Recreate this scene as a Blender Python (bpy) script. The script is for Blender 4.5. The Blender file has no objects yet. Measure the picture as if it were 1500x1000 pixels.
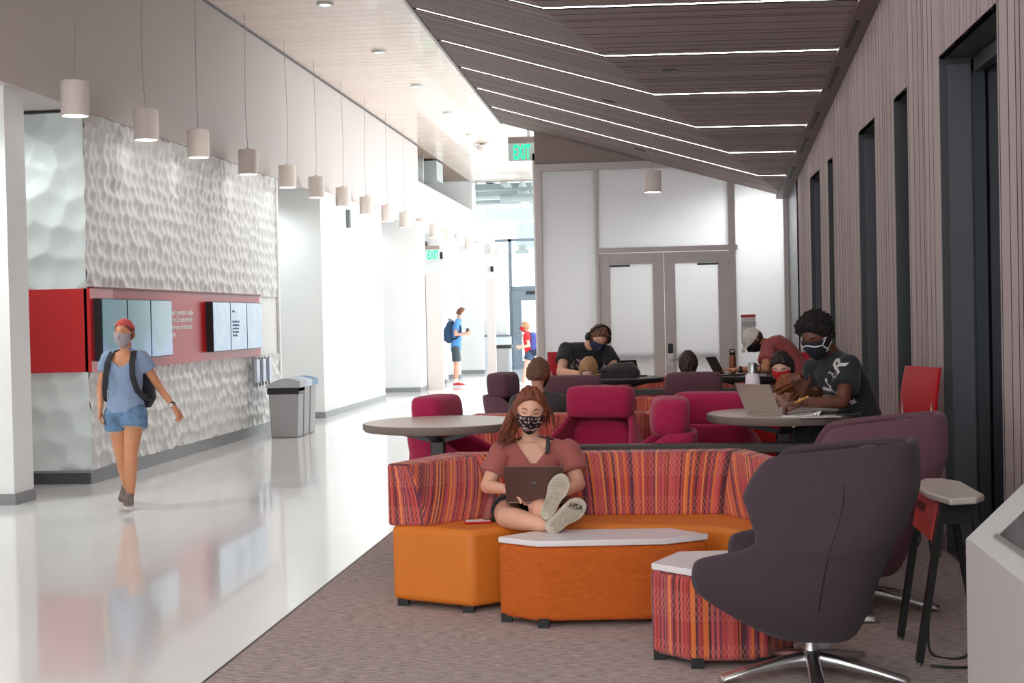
import bpy, bmesh, math, random
from math import sin, cos, pi, radians, sqrt, atan2
from mathutils import Vector, Matrix, noise
random.seed(7)
scn = bpy.context.scene
col = scn.collection

# ------------------------------------------------------------------ camera
EYE = Vector((0, 0, 1.58)); FPX = 2000.0
PSI, TH, RHO = 0.11190742642927859, 0.017086015902725418, 0.0215
_F = Vector((-sin(PSI)*cos(TH), cos(PSI)*cos(TH), -sin(TH)))
_R0 = Vector((cos(PSI), sin(PSI), 0)); _U0 = _R0.cross(_F)
CR = _R0*cos(RHO) - _U0*sin(RHO); CU = _R0*sin(RHO) + _U0*cos(RHO)
cd = bpy.data.cameras.new('camera'); cam = bpy.data.objects.new('camera', cd); col.objects.link(cam)
cd.sensor_width = 36; cd.lens = 36*FPX/1500; cd.clip_end = 300; cd.clip_start = .05
mw = Matrix.Identity(4)
for i in range(3):
    mw[i][0] = CR[i]; mw[i][1] = CU[i]; mw[i][2] = -_F[i]; mw[i][3] = EYE[i]
cam.matrix_world = mw
scn.camera = cam
def ray(x, y): return _F + CR*((x-750)/FPX) + CU*((500-y)/FPX)
def at(x, y, Y):
    r = ray(x, y); return EYE + r*(Y/r.y)
def onz(x, y, z):
    r = ray(x, y); return EYE + r*((z-EYE.z)/r.z)

# ------------------------------------------------------------------ world, exposure, lamps
scn.view_settings.view_transform = 'Standard'; scn.view_settings.look = 'None'
scn.view_settings.gamma = 1; scn.view_settings.exposure = 0.24
w = bpy.data.worlds.new('world'); scn.world = w; w.use_nodes = True
bg = w.node_tree.nodes['Background']; bg.inputs[0].default_value = (0.93, 0.98, 1.0, 1); bg.inputs[1].default_value = 2.6
def lamp(name, loc, power, size=0.25, color=(1, 1, 1), kind='SPOT', rot=(0, 0, 0), angle=150):
    l = bpy.data.lights.new(name, kind); l.energy = power; l.color = color
    if kind == 'SPOT': l.spot_size = radians(angle); l.spot_blend = .6; l.shadow_soft_size = size
    elif kind == 'AREA': l.size = size
    else: l.shadow_soft_size = size
    o = bpy.data.objects.new(name, l); o.location = loc; o.rotation_euler = rot; col.objects.link(o); return o
# recessed downlights of the plank ceiling (hall)
for yy in (3, 7, 11, 15, 19, 23, 27, 31, 35, 39):
    lamp('hall_downlight_lamp', (-3.9, yy, 5.68), 60 if yy < 12 else 190 if yy < 20 else 95 if yy < 30 else 35, .12, (1, .97, .95), angle=105)
for yy, pw in ((10.6, 170), (21.2, 90), (29.4, 35), (32.3, 25), (36.5, 40)):
    lamp('alcove_fill_lamp', (-6.7, yy, 3.7), pw, .15, (.93, 1, 1), angle=160)  # unseen fill lamps, added to brighten the side alcoves
for xx in (-7.6, -6.5): lamp('alcove_fill_lamp', (xx, 12.5, 3.66), 26, .2, (.95, 1, 1), angle=165)  # two more added behind the pillar, to brighten the relief's front face
lamp('pane_backlight_lamp', (1.45, 21.1, 3.7), 260, .15, angle=160)  # unseen lamp added behind the frosted glass to brighten its right pane
lamp('pane_backlight_lamp', (-.2, 22.0, 3.7), 85, .15, angle=160)  # unseen lamp added to light the door panes from behind

# ------------------------------------------------------------------ materials
def s2l(c):
    return tuple(((v/255)/12.92 if v/255 <= .04045 else ((v/255+.055)/1.055)**2.4) for v in c)
_m = {}
def mat(name, c, rough=.6, metal=0, nscale=0, namt=.0, bump=0, bscale=60, spec=.5, coat=0, emit=0, sheen=0, stretch=None):
    if name in _m: return _m[name]
    m = bpy.data.materials.new(name); m.use_nodes = True; nt = m.node_tree; b = nt.nodes['Principled BSDF']
    rgb = s2l(c) if max(c) > 1 else c
    b.inputs['Base Color'].default_value = (*rgb, 1); b.inputs['Roughness'].default_value = rough
    b.inputs['Metallic'].default_value = metal; b.inputs['Specular IOR Level'].default_value = spec
    if coat: b.inputs['Coat Weight'].default_value = coat
    if sheen: b.inputs['Sheen Weight'].default_value = sheen
    if emit: b.inputs['Emission Color'].default_value = (*rgb, 1); b.inputs['Emission Strength'].default_value = emit
    tc = nt.nodes.new('ShaderNodeTexCoord'); src = tc.outputs['Object']
    if stretch:
        mp = nt.nodes.new('ShaderNodeMapping'); mp.inputs['Scale'].default_value = stretch
        nt.links.new(src, mp.inputs[0]); src = mp.outputs[0]
    if namt:
        n = nt.nodes.new('ShaderNodeTexNoise'); n.inputs['Scale'].default_value = nscale; n.inputs['Detail'].default_value = 5
        r = nt.nodes.new('ShaderNodeValToRGB')
        r.color_ramp.elements[0].position = .3; r.color_ramp.elements[1].position = .7
        r.color_ramp.elements[0].color = (*[v*(1-namt) for v in rgb], 1); r.color_ramp.elements[1].color = (*[min(1, v*(1+namt)) for v in rgb], 1)
        nt.links.new(src, n.inputs[0]); nt.links.new(n.outputs[0], r.inputs[0]); nt.links.new(r.outputs[0], b.inputs['Base Color'])
    if bump:
        n2 = nt.nodes.new('ShaderNodeTexNoise'); n2.inputs['Scale'].default_value = bscale; n2.inputs['Detail'].default_value = 3
        bp = nt.nodes.new('ShaderNodeBump'); bp.inputs['Strength'].default_value = bump; bp.inputs['Distance'].default_value = .01
        nt.links.new(src, n2.inputs[0]); nt.links.new(n2.outputs[0], bp.inputs['Height']); nt.links.new(bp.outputs[0], b.inputs['Normal'])
    _m[name] = m; return m
def emis(name, c, s):
    m = bpy.data.materials.new(name); m.use_nodes = True; nt = m.node_tree; nt.nodes.clear()
    e = nt.nodes.new('ShaderNodeEmission'); e.inputs[0].default_value = (*c, 1); e.inputs[1].default_value = s
    o = nt.nodes.new('ShaderNodeOutputMaterial'); nt.links.new(e.outputs[0], o.inputs[0]); return m
def planks(name, c, var, rough=.7, nsc=(1, 1, 1), gloss=0):
    m = mat(name, c, rough, nscale=40, namt=.07, bump=.15, bscale=90, coat=gloss)
    nt = m.node_tree; b = nt.nodes['Principled BSDF']
    g = nt.nodes.new('ShaderNodeNewGeometry'); r = nt.nodes.new('ShaderNodeMapRange')
    r.inputs['To Min'].default_value = 1-var; r.inputs['To Max'].default_value = 1+var
    nt.links.new(g.outputs['Random Per Island'], r.inputs[0])
    mx = nt.nodes.new('ShaderNodeVectorMath'); mx.operation = 'SCALE'
    src = b.inputs['Base Color'].links[0].from_socket
    nt.links.new(src, mx.inputs[0]); nt.links.new(r.outputs[0], mx.inputs['Scale']); nt.links.new(mx.outputs[0], b.inputs['Base Color'])
    return m
def striped(name, pal, su=85, lines=.75):
    """woven stripes of many colours with a thin lattice, laid out on the UV map in metres"""
    m = bpy.data.materials.new(name); m.use_nodes = True; nt = m.node_tree; N = nt.nodes; L = nt.links; b = N['Principled BSDF']
    b.inputs['Roughness'].default_value = .85; b.inputs['Sheen Weight'].default_value = .2
    tc = N.new('ShaderNodeTexCoord'); sp = N.new('ShaderNodeSeparateXYZ'); L.new(tc.outputs['UV'], sp.inputs[0])
    def ma(op, a, b_=None, c_=None):
        n = N.new('ShaderNodeMath'); n.operation = op
        for i, v in enumerate((a, b_, c_)):
            if v is None: continue
            if isinstance(v, (int, float)): n.inputs[i].default_value = v
            else: L.new(v, n.inputs[i])
        return n.outputs[0]
    u, v = sp.outputs[0], sp.outputs[1]
    wn = N.new('ShaderNodeTexWhiteNoise'); wn.noise_dimensions = '1D'; L.new(ma('FLOOR', ma('MULTIPLY', u, su)), wn.inputs['W'])
    n1 = N.new('ShaderNodeTexNoise'); n1.noise_dimensions = '1D'; n1.inputs['Scale'].default_value = 9; L.new(u, n1.inputs['W'])
    f = ma('ADD', ma('MULTIPLY', wn.outputs[0], .78), ma('MULTIPLY', n1.outputs[0], .3))
    r = N.new('ShaderNodeValToRGB'); r.color_ramp.interpolation = 'CONSTANT'
    while len(r.color_ramp.elements) < len(pal): r.color_ramp.elements.new(.5)
    for i, c in enumerate(pal):
        r.color_ramp.elements[i].position = i/len(pal); r.color_ramp.elements[i].color = (*s2l(c), 1)
    L.new(f, r.inputs[0])
    tri = ma('PINGPONG', v, .055)
    k = 1
    outs = []
    for sg in (1, -1):
        ph = ma('ADD', ma('MULTIPLY', u, 42), ma('MULTIPLY', v, sg*26))
        outs.append(ma('LESS_THAN', ma('FRACT', ph), .14))
    band = ma('GREATER_THAN', ma('SINE', ma('ADD', ma('MULTIPLY', v, 27), .4)), -.15)
    wn2 = N.new('ShaderNodeTexWhiteNoise'); wn2.noise_dimensions = '1D'; L.new(ma('FLOOR', ma('MULTIPLY', u, 7)), wn2.inputs['W'])
    lat = ma('MULTIPLY', ma('MULTIPLY', ma('MAXIMUM', outs[0], outs[1]), band), lines*.55)
    mx = N.new('ShaderNodeMix'); mx.data_type = 'RGBA'; L.new(lat, mx.inputs[0]); L.new(r.outputs[0], mx.inputs[6]); mx.inputs[7].default_value = (*s2l((226, 150, 120)), 1)
    L.new(mx.outputs[2], b.inputs['Base Color'])
    return m
PAL = [(206, 86, 62), (150, 52, 50), (196, 70, 66), (92, 44, 56), (222, 112, 50), (178, 66, 76), (205, 88, 84), (128, 56, 74), (232, 134, 74), (168, 56, 52), (200, 80, 84), (112, 40, 44)]
M_striped = striped('striped_fabric', PAL)
M_striped2 = striped('striped_fabric_red', [(196, 80, 68), (176, 62, 56), (204, 96, 74), (142, 48, 52), (206, 84, 84), (222, 126, 88), (170, 58, 60), (186, 74, 88)], su=70, lines=1)
M_orange = mat('orange_vinyl', (222, 122, 34), .55, nscale=3, namt=.04, bump=.12, bscale=260)
M_orange2 = mat('burnt_orange_fabric', (208, 98, 22), .85, nscale=24, namt=.16, bump=.5, bscale=60, stretch=(1, 1, 9))
M_purple = mat('aubergine_fabric', (70, 53, 62), .95, nscale=220, namt=.22, bump=.25, bscale=320, sheen=.08)
M_purple2 = mat('plum_fabric', (108, 70, 82), .95, nscale=200, namt=.16, bump=.2, bscale=300, sheen=.08)
M_mag = mat('magenta_fabric', (178, 26, 78), .9, nscale=160, namt=.1, bump=.15, bscale=260, sheen=.15)
M_white = mat('white_paint', (242, 242, 240), .55, nscale=2, namt=.015)
M_wallw = mat('white_wall', (232, 234, 233), .5, nscale=1.2, namt=.02)
M_lam = mat('white_laminate', (236, 228, 228), .35)
M_tabtop = mat('grey_laminate', (196, 184, 176), .3, nscale=20, namt=.03)
M_edge = mat('table_edge', (128, 112, 104), .5)
M_dk = mat('dark_metal', (66, 62, 62), .4, metal=.6)
M_blk = mat('black_plastic', (24, 24, 26), .45)
M_chrome = mat('polished_aluminium', (218, 216, 216), .34, metal=1)
M_satin = mat('satin_steel', (170, 168, 166), .32, metal=1)
M_red = mat('red_plastic', (198, 22, 34), .4)
M_redp = mat('red_panel', (204, 28, 34), .28, coat=.5, nscale=150, namt=.05)
M_base = mat('grey_baseboard', (138, 140, 142), .45)
M_based = mat('dark_baseboard', (84, 86, 88), .45)
M_niche = mat('niche_metal', (70, 72, 74), .42, metal=.2)
M_nichel = mat('niche_panel', (106, 106, 112), .3, metal=.3)
M_dglass = mat('dark_window_glass', (38, 38, 46), .06, spec=.8)
M_frame = mat('grey_frame_paint', (214, 204, 200), .45)
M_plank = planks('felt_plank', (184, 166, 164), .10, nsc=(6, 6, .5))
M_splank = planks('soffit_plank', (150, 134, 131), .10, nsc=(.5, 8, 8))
M_gap = mat('plank_groove_shade', (44, 34, 36), .9)  # shade of the plank joints, put into the colour of a near-flush backing
M_ceil = planks('ceiling_plank', (226, 206, 192), .05, rough=.24, nsc=(.4, 14, 1), gloss=.35)
M_grey = mat('grey_duct_paint', (176, 184, 184), .5)
M_lgrey = mat('pale_duct_paint', (226, 232, 232), .5)
E_strip = emis('strip_glow', (1, .97, .97), 22)
E_lamp = emis('lamp_glow', (1, .97, .93), 7)

# ------------------------------------------------------------------ mesh helpers
class MB:
    def __init__(s): s.v = []; s.f = []; s.uv = {}
    def face(s, idx, uv=None):
        if uv: s.uv[len(s.f)] = uv
        s.f.append(tuple(idx))
    def box(s, a, b):
        x0, y0, z0 = a; x1, y1, z1 = b; n = len(s.v)
        s.v += [(x0, y0, z0), (x1, y0, z0), (x1, y1, z0), (x0, y1, z0), (x0, y0, z1), (x1, y0, z1), (x1, y1, z1), (x0, y1, z1)]
        for q in ((0, 3, 2, 1), (4, 5, 6, 7), (0, 1, 5, 4), (1, 2, 6, 5), (2, 3, 7, 6), (3, 0, 4, 7)): s.face([n+i for i in q])
        return s
    def hexa(s, p):   # eight corners, bottom four then top four, counter-clockwise from above
        n = len(s.v); s.v += [tuple(q) for q in p]
        for q in ((0, 3, 2, 1), (4, 5, 6, 7), (0, 1, 5, 4), (1, 2, 6, 5), (2, 3, 7, 6), (3, 0, 4, 7)): s.face([n+i for i in q])
        return s
    def bar(s, p, q, w, h, up=(0, 0, 1)):
        p, q = Vector(p), Vector(q); d = (q-p).normalized(); u = Vector(up)
        if abs(d.dot(u)) > .98: u = Vector((0, 1, 0))
        r = d.cross(u).normalized()*w/2; t = r.cross(d).normalized()*h/2
        return s.hexa([p-r-t, p+r-t, q+r-t, q-r-t, p-r+t, p+r+t, q+r+t, q-r+t])
    def prism(s, poly, z0, z1, shear=0, inset=0):
        n = len(s.v); k = len(poly); per = 0
        c = Vector((sum(p[0] for p in poly)/k, sum(p[1] for p in poly)/k))
        for z in (z0, z1):
            for p in poly: s.v.append((p[0], p[1], z))
        s.face([n+i for i in range(k)][::-1], [(poly[i][0], poly[i][1]) for i in range(k)][::-1])
        s.face([n+k+i for i in range(k)], [(poly[i][0], poly[i][1]) for i in range(k)])
        for i in range(k):
            j = (i+1) % k; d = math.dist(poly[i], poly[j])
            s.face((n+i, n+j, n+k+j, n+k+i), [(per, z0), (per+d, z0), (per+d+shear*(z1-z0), z1), (per+shear*(z1-z0), z1)])
            per += d
        return s
    def tube(s, pts, r, n=8, caps=True):
        pts = [Vector(p) for p in pts]; k = len(pts); rs = r if isinstance(r, (list, tuple)) else [r]*k
        b0 = len(s.v); pr = None
        for i, p in enumerate(pts):
            d = (pts[min(i+1, k-1)]-pts[max(i-1, 0)]).normalized()
            if pr is None: pr = d.orthogonal().normalized()
            pr = (pr-d*pr.dot(d)).normalized(); q = d.cross(pr)
            for j in range(n):
                a = 2*pi*j/n; s.v.append(tuple(p+(pr*cos(a)+q*sin(a))*rs[i]))
        for i in range(k-1):
            for j in range(n):
                a = b0+i*n+j; b = b0+i*n+(j+1) % n; s.face((a, b, b+n, a+n))
        if caps:
            s.face([b0+j for j in range(n)][::-1]); s.face([b0+(k-1)*n+j for j in range(n)])
        return s
    def lathe(s, prof, c=(0, 0, 0), n=32, cap=True):
        b0 = len(s.v)
        for r, z in prof:
            for j in range(n):
                a = 2*pi*j/n; s.v.append((c[0]+r*cos(a), c[1]+r*sin(a), c[2]+z))
        for i in range(len(prof)-1):
            for j in range(n):
                a = b0+i*n+j; b = b0+i*n+(j+1) % n; s.face((a, b, b+n, a+n))
        if cap:
            s.face([b0+j for j in range(n)][::-1]); s.face([b0+(len(prof)-1)*n+j for j in range(n)])
        return s
    def ell(s, c, r, M3=None, n=16, m=10):
        b0 = len(s.v); c = Vector(c)
        for i in range(m+1):
            t = pi*i/m
            for j in range(n):
                a = 2*pi*j/n; p = Vector((r[0]*sin(t)*cos(a), r[1]*sin(t)*sin(a), r[2]*cos(t)))
                if M3: p = M3 @ p
                s.v.append(tuple(c+p))
        for i in range(m):
            for j in range(n):
                a = b0+i*n+j; b = b0+i*n+(j+1) % n; s.face((a, a+n, b+n, b))
        return s
    def cap2(s, p, q, r1, r2=None, n=14):   # tapered capsule
        p, q = Vector(p), Vector(q); r2 = r1 if r2 is None else r2
        d = (q-p).normalized(); pts = []; rs = []
        for a in (85, 60, 30, 0): pts.append(p-d*r1*sin(radians(a))); rs.append(r1*cos(radians(a)))
        for a in (0, 30, 60, 85): pts.append(q+d*r2*sin(radians(a))); rs.append(r2*cos(radians(a)))
        return s.tube(pts, rs, n)
    def loft(s, rings, n=24, power=2.0):   # ring: centre, xdir, ydir, rx, ry
        b0 = len(s.v)
        for c, xd, yd, rx, ry in rings:
            c, xd, yd = Vector(c), Vector(xd).normalized(), Vector(yd).normalized()
            for j in range(n):
                a = 2*pi*j/n; ca, sa = cos(a), sin(a)
                x = rx*abs(ca)**(2/power)*(1 if ca >= 0 else -1); y = ry*abs(sa)**(2/power)*(1 if sa >= 0 else -1)
                s.v.append(tuple(c+xd*x+yd*y))
        for i in range(len(rings)-1):
            for j in range(n):
                a = b0+i*n+j; b = b0+i*n+(j+1) % n; s.face((a, b, b+n, a+n))
        s.face([b0+j for j in range(n)][::-1]); s.face([b0+(len(rings)-1)*n+j for j in range(n)])
        return s
    def mesh(s, name):
        me = bpy.data.meshes.new(name); me.from_pydata([tuple(v) for v in s.v], [], s.f)
        if s.uv:
            ul = me.uv_layers.new(name='UVMap')
            for fi, uv in s.uv.items():
                for li, c in zip(me.polygons[fi].loop_indices, uv): ul.data[li].uv = c
        return me
    def build(s, name, m, parent=None, smooth=0, bevel=0, seg=2, loc=None, sub=0, fix=True, rot=0):
        me = s.mesh(name)
        if fix:
            b = bmesh.new(); b.from_mesh(me); bmesh.ops.recalc_face_normals(b, faces=b.faces); b.to_mesh(me); b.free()
        return put(me, name, m, parent, smooth, bevel, seg, loc, sub, rot)
def put(me, name, m, parent=None, smooth=0, bevel=0, seg=2, loc=None, sub=0, rot=0):
    for q in (m if isinstance(m, (list, tuple)) else [m]): me.materials.append(q)
    o = bpy.data.objects.new(name, me); col.objects.link(o)
    if parent: o.parent = parent
    if loc is not None: o.location = loc
    if rot: o.rotation_euler[2] = rot
    if bevel:
        mo = o.modifiers.new('bevel', 'BEVEL'); mo.width = bevel; mo.segments = seg; mo.limit_method = 'ANGLE'; mo.angle_limit = radians(35)
        smooth = smooth or 40
    if sub:
        mo = o.modifiers.new('sub', 'SUBSURF'); mo.levels = sub; mo.render_levels = sub; smooth = smooth or 180
    if smooth:
        for p in me.polygons: p.use_smooth = True
        if smooth < 180: me.set_sharp_from_angle(angle=radians(smooth))
    return o
def tag(o, label=None, cat=None, group=None, kind=None):
    if label: o['label'] = label
    if cat: o['category'] = cat
    if group: o['group'] = group
    if kind: o['kind'] = kind
    return o
def thing(name, label, cat, loc=(0, 0, 0), rz=0, group=None):
    o = bpy.data.objects.new(name, None); col.objects.link(o); o.location = loc; o.rotation_euler[2] = rz
    o.empty_display_size = .1
    return tag(o, label, cat, group)
def struct(o): o['kind'] = 'structure'; return o
def copy_tree(o, parent=None):
    c = o.copy(); col.objects.link(c)
    if parent: c.parent = parent
    for ch in list(o.children): copy_tree(ch, c)
    return c
def text_mesh(s, size, ext=.002, bold=.0, align='LEFT', sx=1.0):
    cu = bpy.data.curves.new('writing', 'FONT'); cu.body = s; cu.size = size; cu.extrude = ext; cu.offset = bold; cu.align_x = align
    o = bpy.data.objects.new('writing', cu); col.objects.link(o)
    dg = bpy.context.evaluated_depsgraph_get(); me = bpy.data.meshes.new_from_object(o.evaluated_get(dg))
    bpy.data.objects.remove(o)
    if sx != 1:
        for v in me.vertices: v.co.x *= sx
    return me

# ================================================================== SETTING
# floor: glossy white hall floor and carpet
mf = mat('polished_white_floor', (246, 245, 244), .13, nscale=1.3, namt=.02, spec=.6, coat=.4)
struct(MB().box((-9, -3, -.1), (-2.06, 42.05, 0)).build('floor', mf))
struct(MB().box((-9, 42.05, -.1), (6, 75, 0)).build('floor', mat('outer_paving', (225, 228, 228), .6)))
mc = bpy.data.materials.new('carpet'); mc.use_nodes = True
nt = mc.node_tree; b = nt.nodes['Principled BSDF']; b.inputs['Roughness'].default_value = 1; b.inputs['Specular IOR Level'].default_value = .1
tc = nt.nodes.new('ShaderNodeTexCoord'); mp = nt.nodes.new('ShaderNodeMapping'); mp.inputs['Scale'].default_value = (9, 60, 1)
n = nt.nodes.new('ShaderNodeTexNoise'); n.inputs['Scale'].default_value = 1.6; n.inputs['Detail'].default_value = 8; n.inputs['Roughness'].default_value = .75
r = nt.nodes.new('ShaderNodeValToRGB'); r.color_ramp.elements[0].position = .36; r.color_ramp.elements[1].position = .64
r.color_ramp.elements[0].color = (*s2l((128, 114, 112)), 1); r.color_ramp.elements[1].color = (*s2l((218, 200, 193)), 1)
nt.links.new(tc.outputs['Object'], mp.inputs[0]); nt.links.new(mp.outputs[0], n.inputs[0]); nt.links.new(n.outputs[0], r.inputs[0]); nt.links.new(r.outputs[0], b.inputs['Base Color'])
bp = nt.nodes.new('ShaderNodeBump'); bp.inputs['Strength'].default_value = .5; bp.inputs['Distance'].default_value = .01
nt.links.new(n.outputs[0], bp.inputs['Height']); nt.links.new(bp.outputs[0], b.inputs['Normal'])
struct(MB().box((-2.05, -3, -.1), (4, 26, 0.003)).build('floor', mc))
struct(MB().box((-2.062, -3, -.1), (-2.05, 20, 0.005)).build('trim_1', M_dk))

# left wall: bulkhead above, blocks below
XL = -5.76
def wallbox(x0, x1, y0, y1, z0, z1, m=M_wallw): return struct(MB().box((x0, y0, z0), (x1, y1, z1)).build('wall_left', m))
M_bulk = mat('bulkhead_paint', (204, 194, 191), .6, nscale=1, namt=.02)
wallbox(-9, XL, -3, 32.05, 3.76, 5.73, M_bulk)
wallbox(-9, XL, 32.05, 42, 3.76, 4.88)
wallbox(-9.2, -9, -3, 42, 0, 6, M_white)
wallbox(-9, XL, 41.2, 42, 4.88, 6.6)
struct(MB().box((-9, 32.05, 6.3), (XL, 42, 6.4)).build('ceiling', M_lgrey))
wallbox(-9, -5.83, 11.65, 12.03, 0, 3.76, M_white)           # pillar near
for (x1, y0, y1) in ((-5.60, 22.0, 26.9), (-5.38, 29.6, 30.6), (-5.40, 33.3, 33.7), (-5.24, 39.1, 39.4), (-5.5, 36.2, 36.5)):
    wallbox(-9, x1, y0, y1, 0, 3.76)
    struct(MB().box((-9, y0-.015, 0), (x1+.015, y1+.01, .10)).build('baseboard_left', M_base))
struct(MB().box((-9, 11.635, 0), (-5.815, 12.045, .10)).build('baseboard_left', M_base))
# door jambs along the left side
for (x0, x1, y) in ((-5.36, -5.0, 30.5), (-4.95, -4.72, 37.9)):
    h = 2.62 if y < 35 else 2.7
    struct(MB().box((x0, y, 0), (x1, y+.14, h)).build('trim_2', M_frame))
wallbox(-4.72, -4.5, 38.6, 39.4, 0, 0.01)

# accent block with scalloped relief
def relief(name, o, du, dv, W, Hh, nrm, cell, depth, seed, parent=None, m=None, step=.03):
    rnd = random.Random(seed); o, du, dv, nrm = map(Vector, (o, du, dv, nrm))
    gx, gy = int(W/cell)+3, int(Hh/cell)+3
    S = {}
    for i in range(-1, gx):
        for j in range(-1, gy): S[i, j] = ((i+.5*(j % 2)+rnd.uniform(.22, .78)-.1)*cell, (j+rnd.uniform(.22, .78))*cell)
    nx, ny = max(2, int(W/step)), max(2, int(Hh/step)); mb = MB()
    for j in range(ny+1):
        for i in range(nx+1):
            u, v = W*i/nx, Hh*j/ny; ci, cj = int(u/cell), int(v/cell); best = 9
            for a in range(-2, 2):
                for b_ in range(-1, 2):
                    q = S.get((ci+a, cj+b_))
                    if q: best = min(best, (q[0]-u)**2+(q[1]-v)**2)
            h = depth*min(1, (sqrt(best)/(cell*.8))**1.3)
            mb.v.append(tuple(o+du*u+dv*v+nrm*h))
    for j in range(ny):
        for i in range(nx):
            a = j*(nx+1)+i; mb.face((a, a+1, a+nx+2, a+nx+1))
    return mb.build(name, m, parent, smooth=180, fix=False)
M_relief = mat('white_relief', (232, 232, 230), .42)
M_relieff = mat('white_relief_front', (222, 230, 228), .42)
acc = struct(MB().box((-9, 13.21, .12), (XL-.04, 20.08, 3.757)).build('wall_accent', M_white))
for z0, z1, sd in ((.14, 1.13, 1), (1.97, 3.757, 2)):
    struct(relief('wall_accent', (XL-.04, 13.19, z0), (0, 1, 0), (0, 0, 1), 6.89, z1-z0, (1, 0, 0), .165, .045, sd, m=M_relief, step=.0215))
    struct(relief('wall_accent', (-9, 13.2, z0), (1, 0, 0), (0, 0, 1), 3.235, z1-z0, (0, -1, 0), .30, .075, sd+5, m=M_relieff, step=.025))
struct(MB().box((-9, 13.18, .0), (XL-.02, 20.1, .12)).build('baseboard_accent', M_based))
struct(MB().box((-9.0, 13.14, .115), (XL+.0, 20.12, .14)).build('baseboard_accent', M_base))
struct(MB().box((XL-.021, 13.17, 0), (XL-.005, 20.11, .12)).build('baseboard_accent', M_base))
struct(MB().box((-9, 13.10, 3.735), (XL-.06, 13.2, 3.757)).build('trim_3', M_dk))
struct(MB().box((XL-.035, 20.02, .12), (XL, 20.09, 3.72)).build('trim_3', M_white))
# red display band wrapping the corner
M_redg = mat('red_glass_panel', (186, 28, 34), .35, spec=.3)
bt = thing('display_band', 'long red band wrapping the corner of the textured white wall', 'wall panel', (XL, 13.2, 1.13))
MB().box((-3.2, -.06, 0), (.0, .02, .84)).build('front_panel', M_redp, bt)
MB().box((-.03, -.06, 0), (.035, .52, .84)).build('corner_panel', M_redp, bt)
MB().box((-.03, .52, 0), (.03, 5.72, .84)).build('side_panel', M_redg, bt)
MB().box((-.03, .0, .84), (.05, 5.74, .86)).build('top_rail', mat('dark_red', (120, 40, 42), .5), bt)
tx = text_mesh('College of Engineering at NC State is committed to tackling\ngrand challenges facing society in the 21st century through\ngrowing and complex research enterprise and educational\nacademic research and technologies', .085, .0006, .0016, sx=.76)
o = put(tx, 'wall_text', mat('white_print', (255, 254, 254), .5), bt); 
o.rotation_euler = (pi/2, 0, pi/2); o.location = (.034, 1.38, .575)
tx.transform(Matrix.Translation((0, 0, 0)))

# ceiling of glossy planks (hall)
cm = MB(); yy = -3.0; k = 0
random.seed(3)
while yy < 41.1:
    wd = .30; cm.box((XL+.001, yy+.004, 5.73), (-2.2, yy+wd-.004, 5.76)); yy += wd
struct(cm.build('ceiling', M_ceil)); struct(MB().box((-9, -3, 5.755), (-2.2, 41.1, 5.9)).build('ceiling', mat('ceiling_gap', (150, 130, 118), .6)))
struct(MB().box((XL-.0, -3, 5.70), (XL+.02, 32.05, 5.735)).build('trim_4', M_dk))

# folded plank soffit over the lounge
def zR(x, y): return 3.973-.1028*(y-12.824)-.0156*(x-1.79)
def xf(y): return -.517+.318*(y-12.824)
def zL(x, y): return 4.009-.2953*(x+.517)-.0139*(y-12.824)
XS = -2.33; YB = 19.98
random.seed(11)
strips = [12.84-1.412*k for k in range(6, -1, -1)]+[14.25, 15.70, 17.05, 18.47]
sm = MB(); gp = MB()
def slab(mb, y0, y1, dz, t):
    for side in (0, 1):
        if side:
            a0, a1 = max(xf(y0), XS), max(xf(y1), XS); b0 = b1 = 1.80; z = zR
            if a0 >= b0: continue
            a1 = min(a1, 1.79)
        else:
            a0 = a1 = XS; b0, b1 = xf(y0), xf(y1); z = zL
            if b1 <= XS+.01: continue
            b0 = max(b0, XS+.001)
        p = [(a0, y0), (b0, y0), (b1, y1), (a1, y1)]
        mb.hexa([(x, y, z(x, y)+dz) for x, y in p]+[(x, y, z(x, y)+dz+t) for x, y in p])
yy = 1.2
while yy < YB-.001:
    wd = random.choice((.05, .09, .12, .14, .17, .2)); y1 = min(yy+wd, YB)
    cut = None
    for s_ in strips:
        if yy < s_+.035 and y1 > s_-.035: cut = s_
    if cut is not None:
        if cut-.035-yy > .02: slab(sm, yy, cut-.036, 0, .03)
        yy = cut+.036; continue
    slab(sm, yy+.007, y1-.007, 0, .03); yy = y1
yy = 1.2
while yy < YB: slab(gp, yy, min(yy+1, YB), .0008, .12); yy += 1
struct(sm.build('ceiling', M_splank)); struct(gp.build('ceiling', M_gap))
fm = MB(); fm.hexa([(XS-.03, -3, zL(XS, -3)-.01), (XS, -3, zL(XS, -3)-.01), (XS, 20, zL(XS, 20)-.01), (XS-.03, 20, zL(XS, 20)-.01), (XS-.03, -3, 5.76), (XS, -3, 5.76), (XS, 20, 5.76), (XS-.03, 20, 5.76)])
struct(fm.build('wall_soffit', M_wallw))
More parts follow.
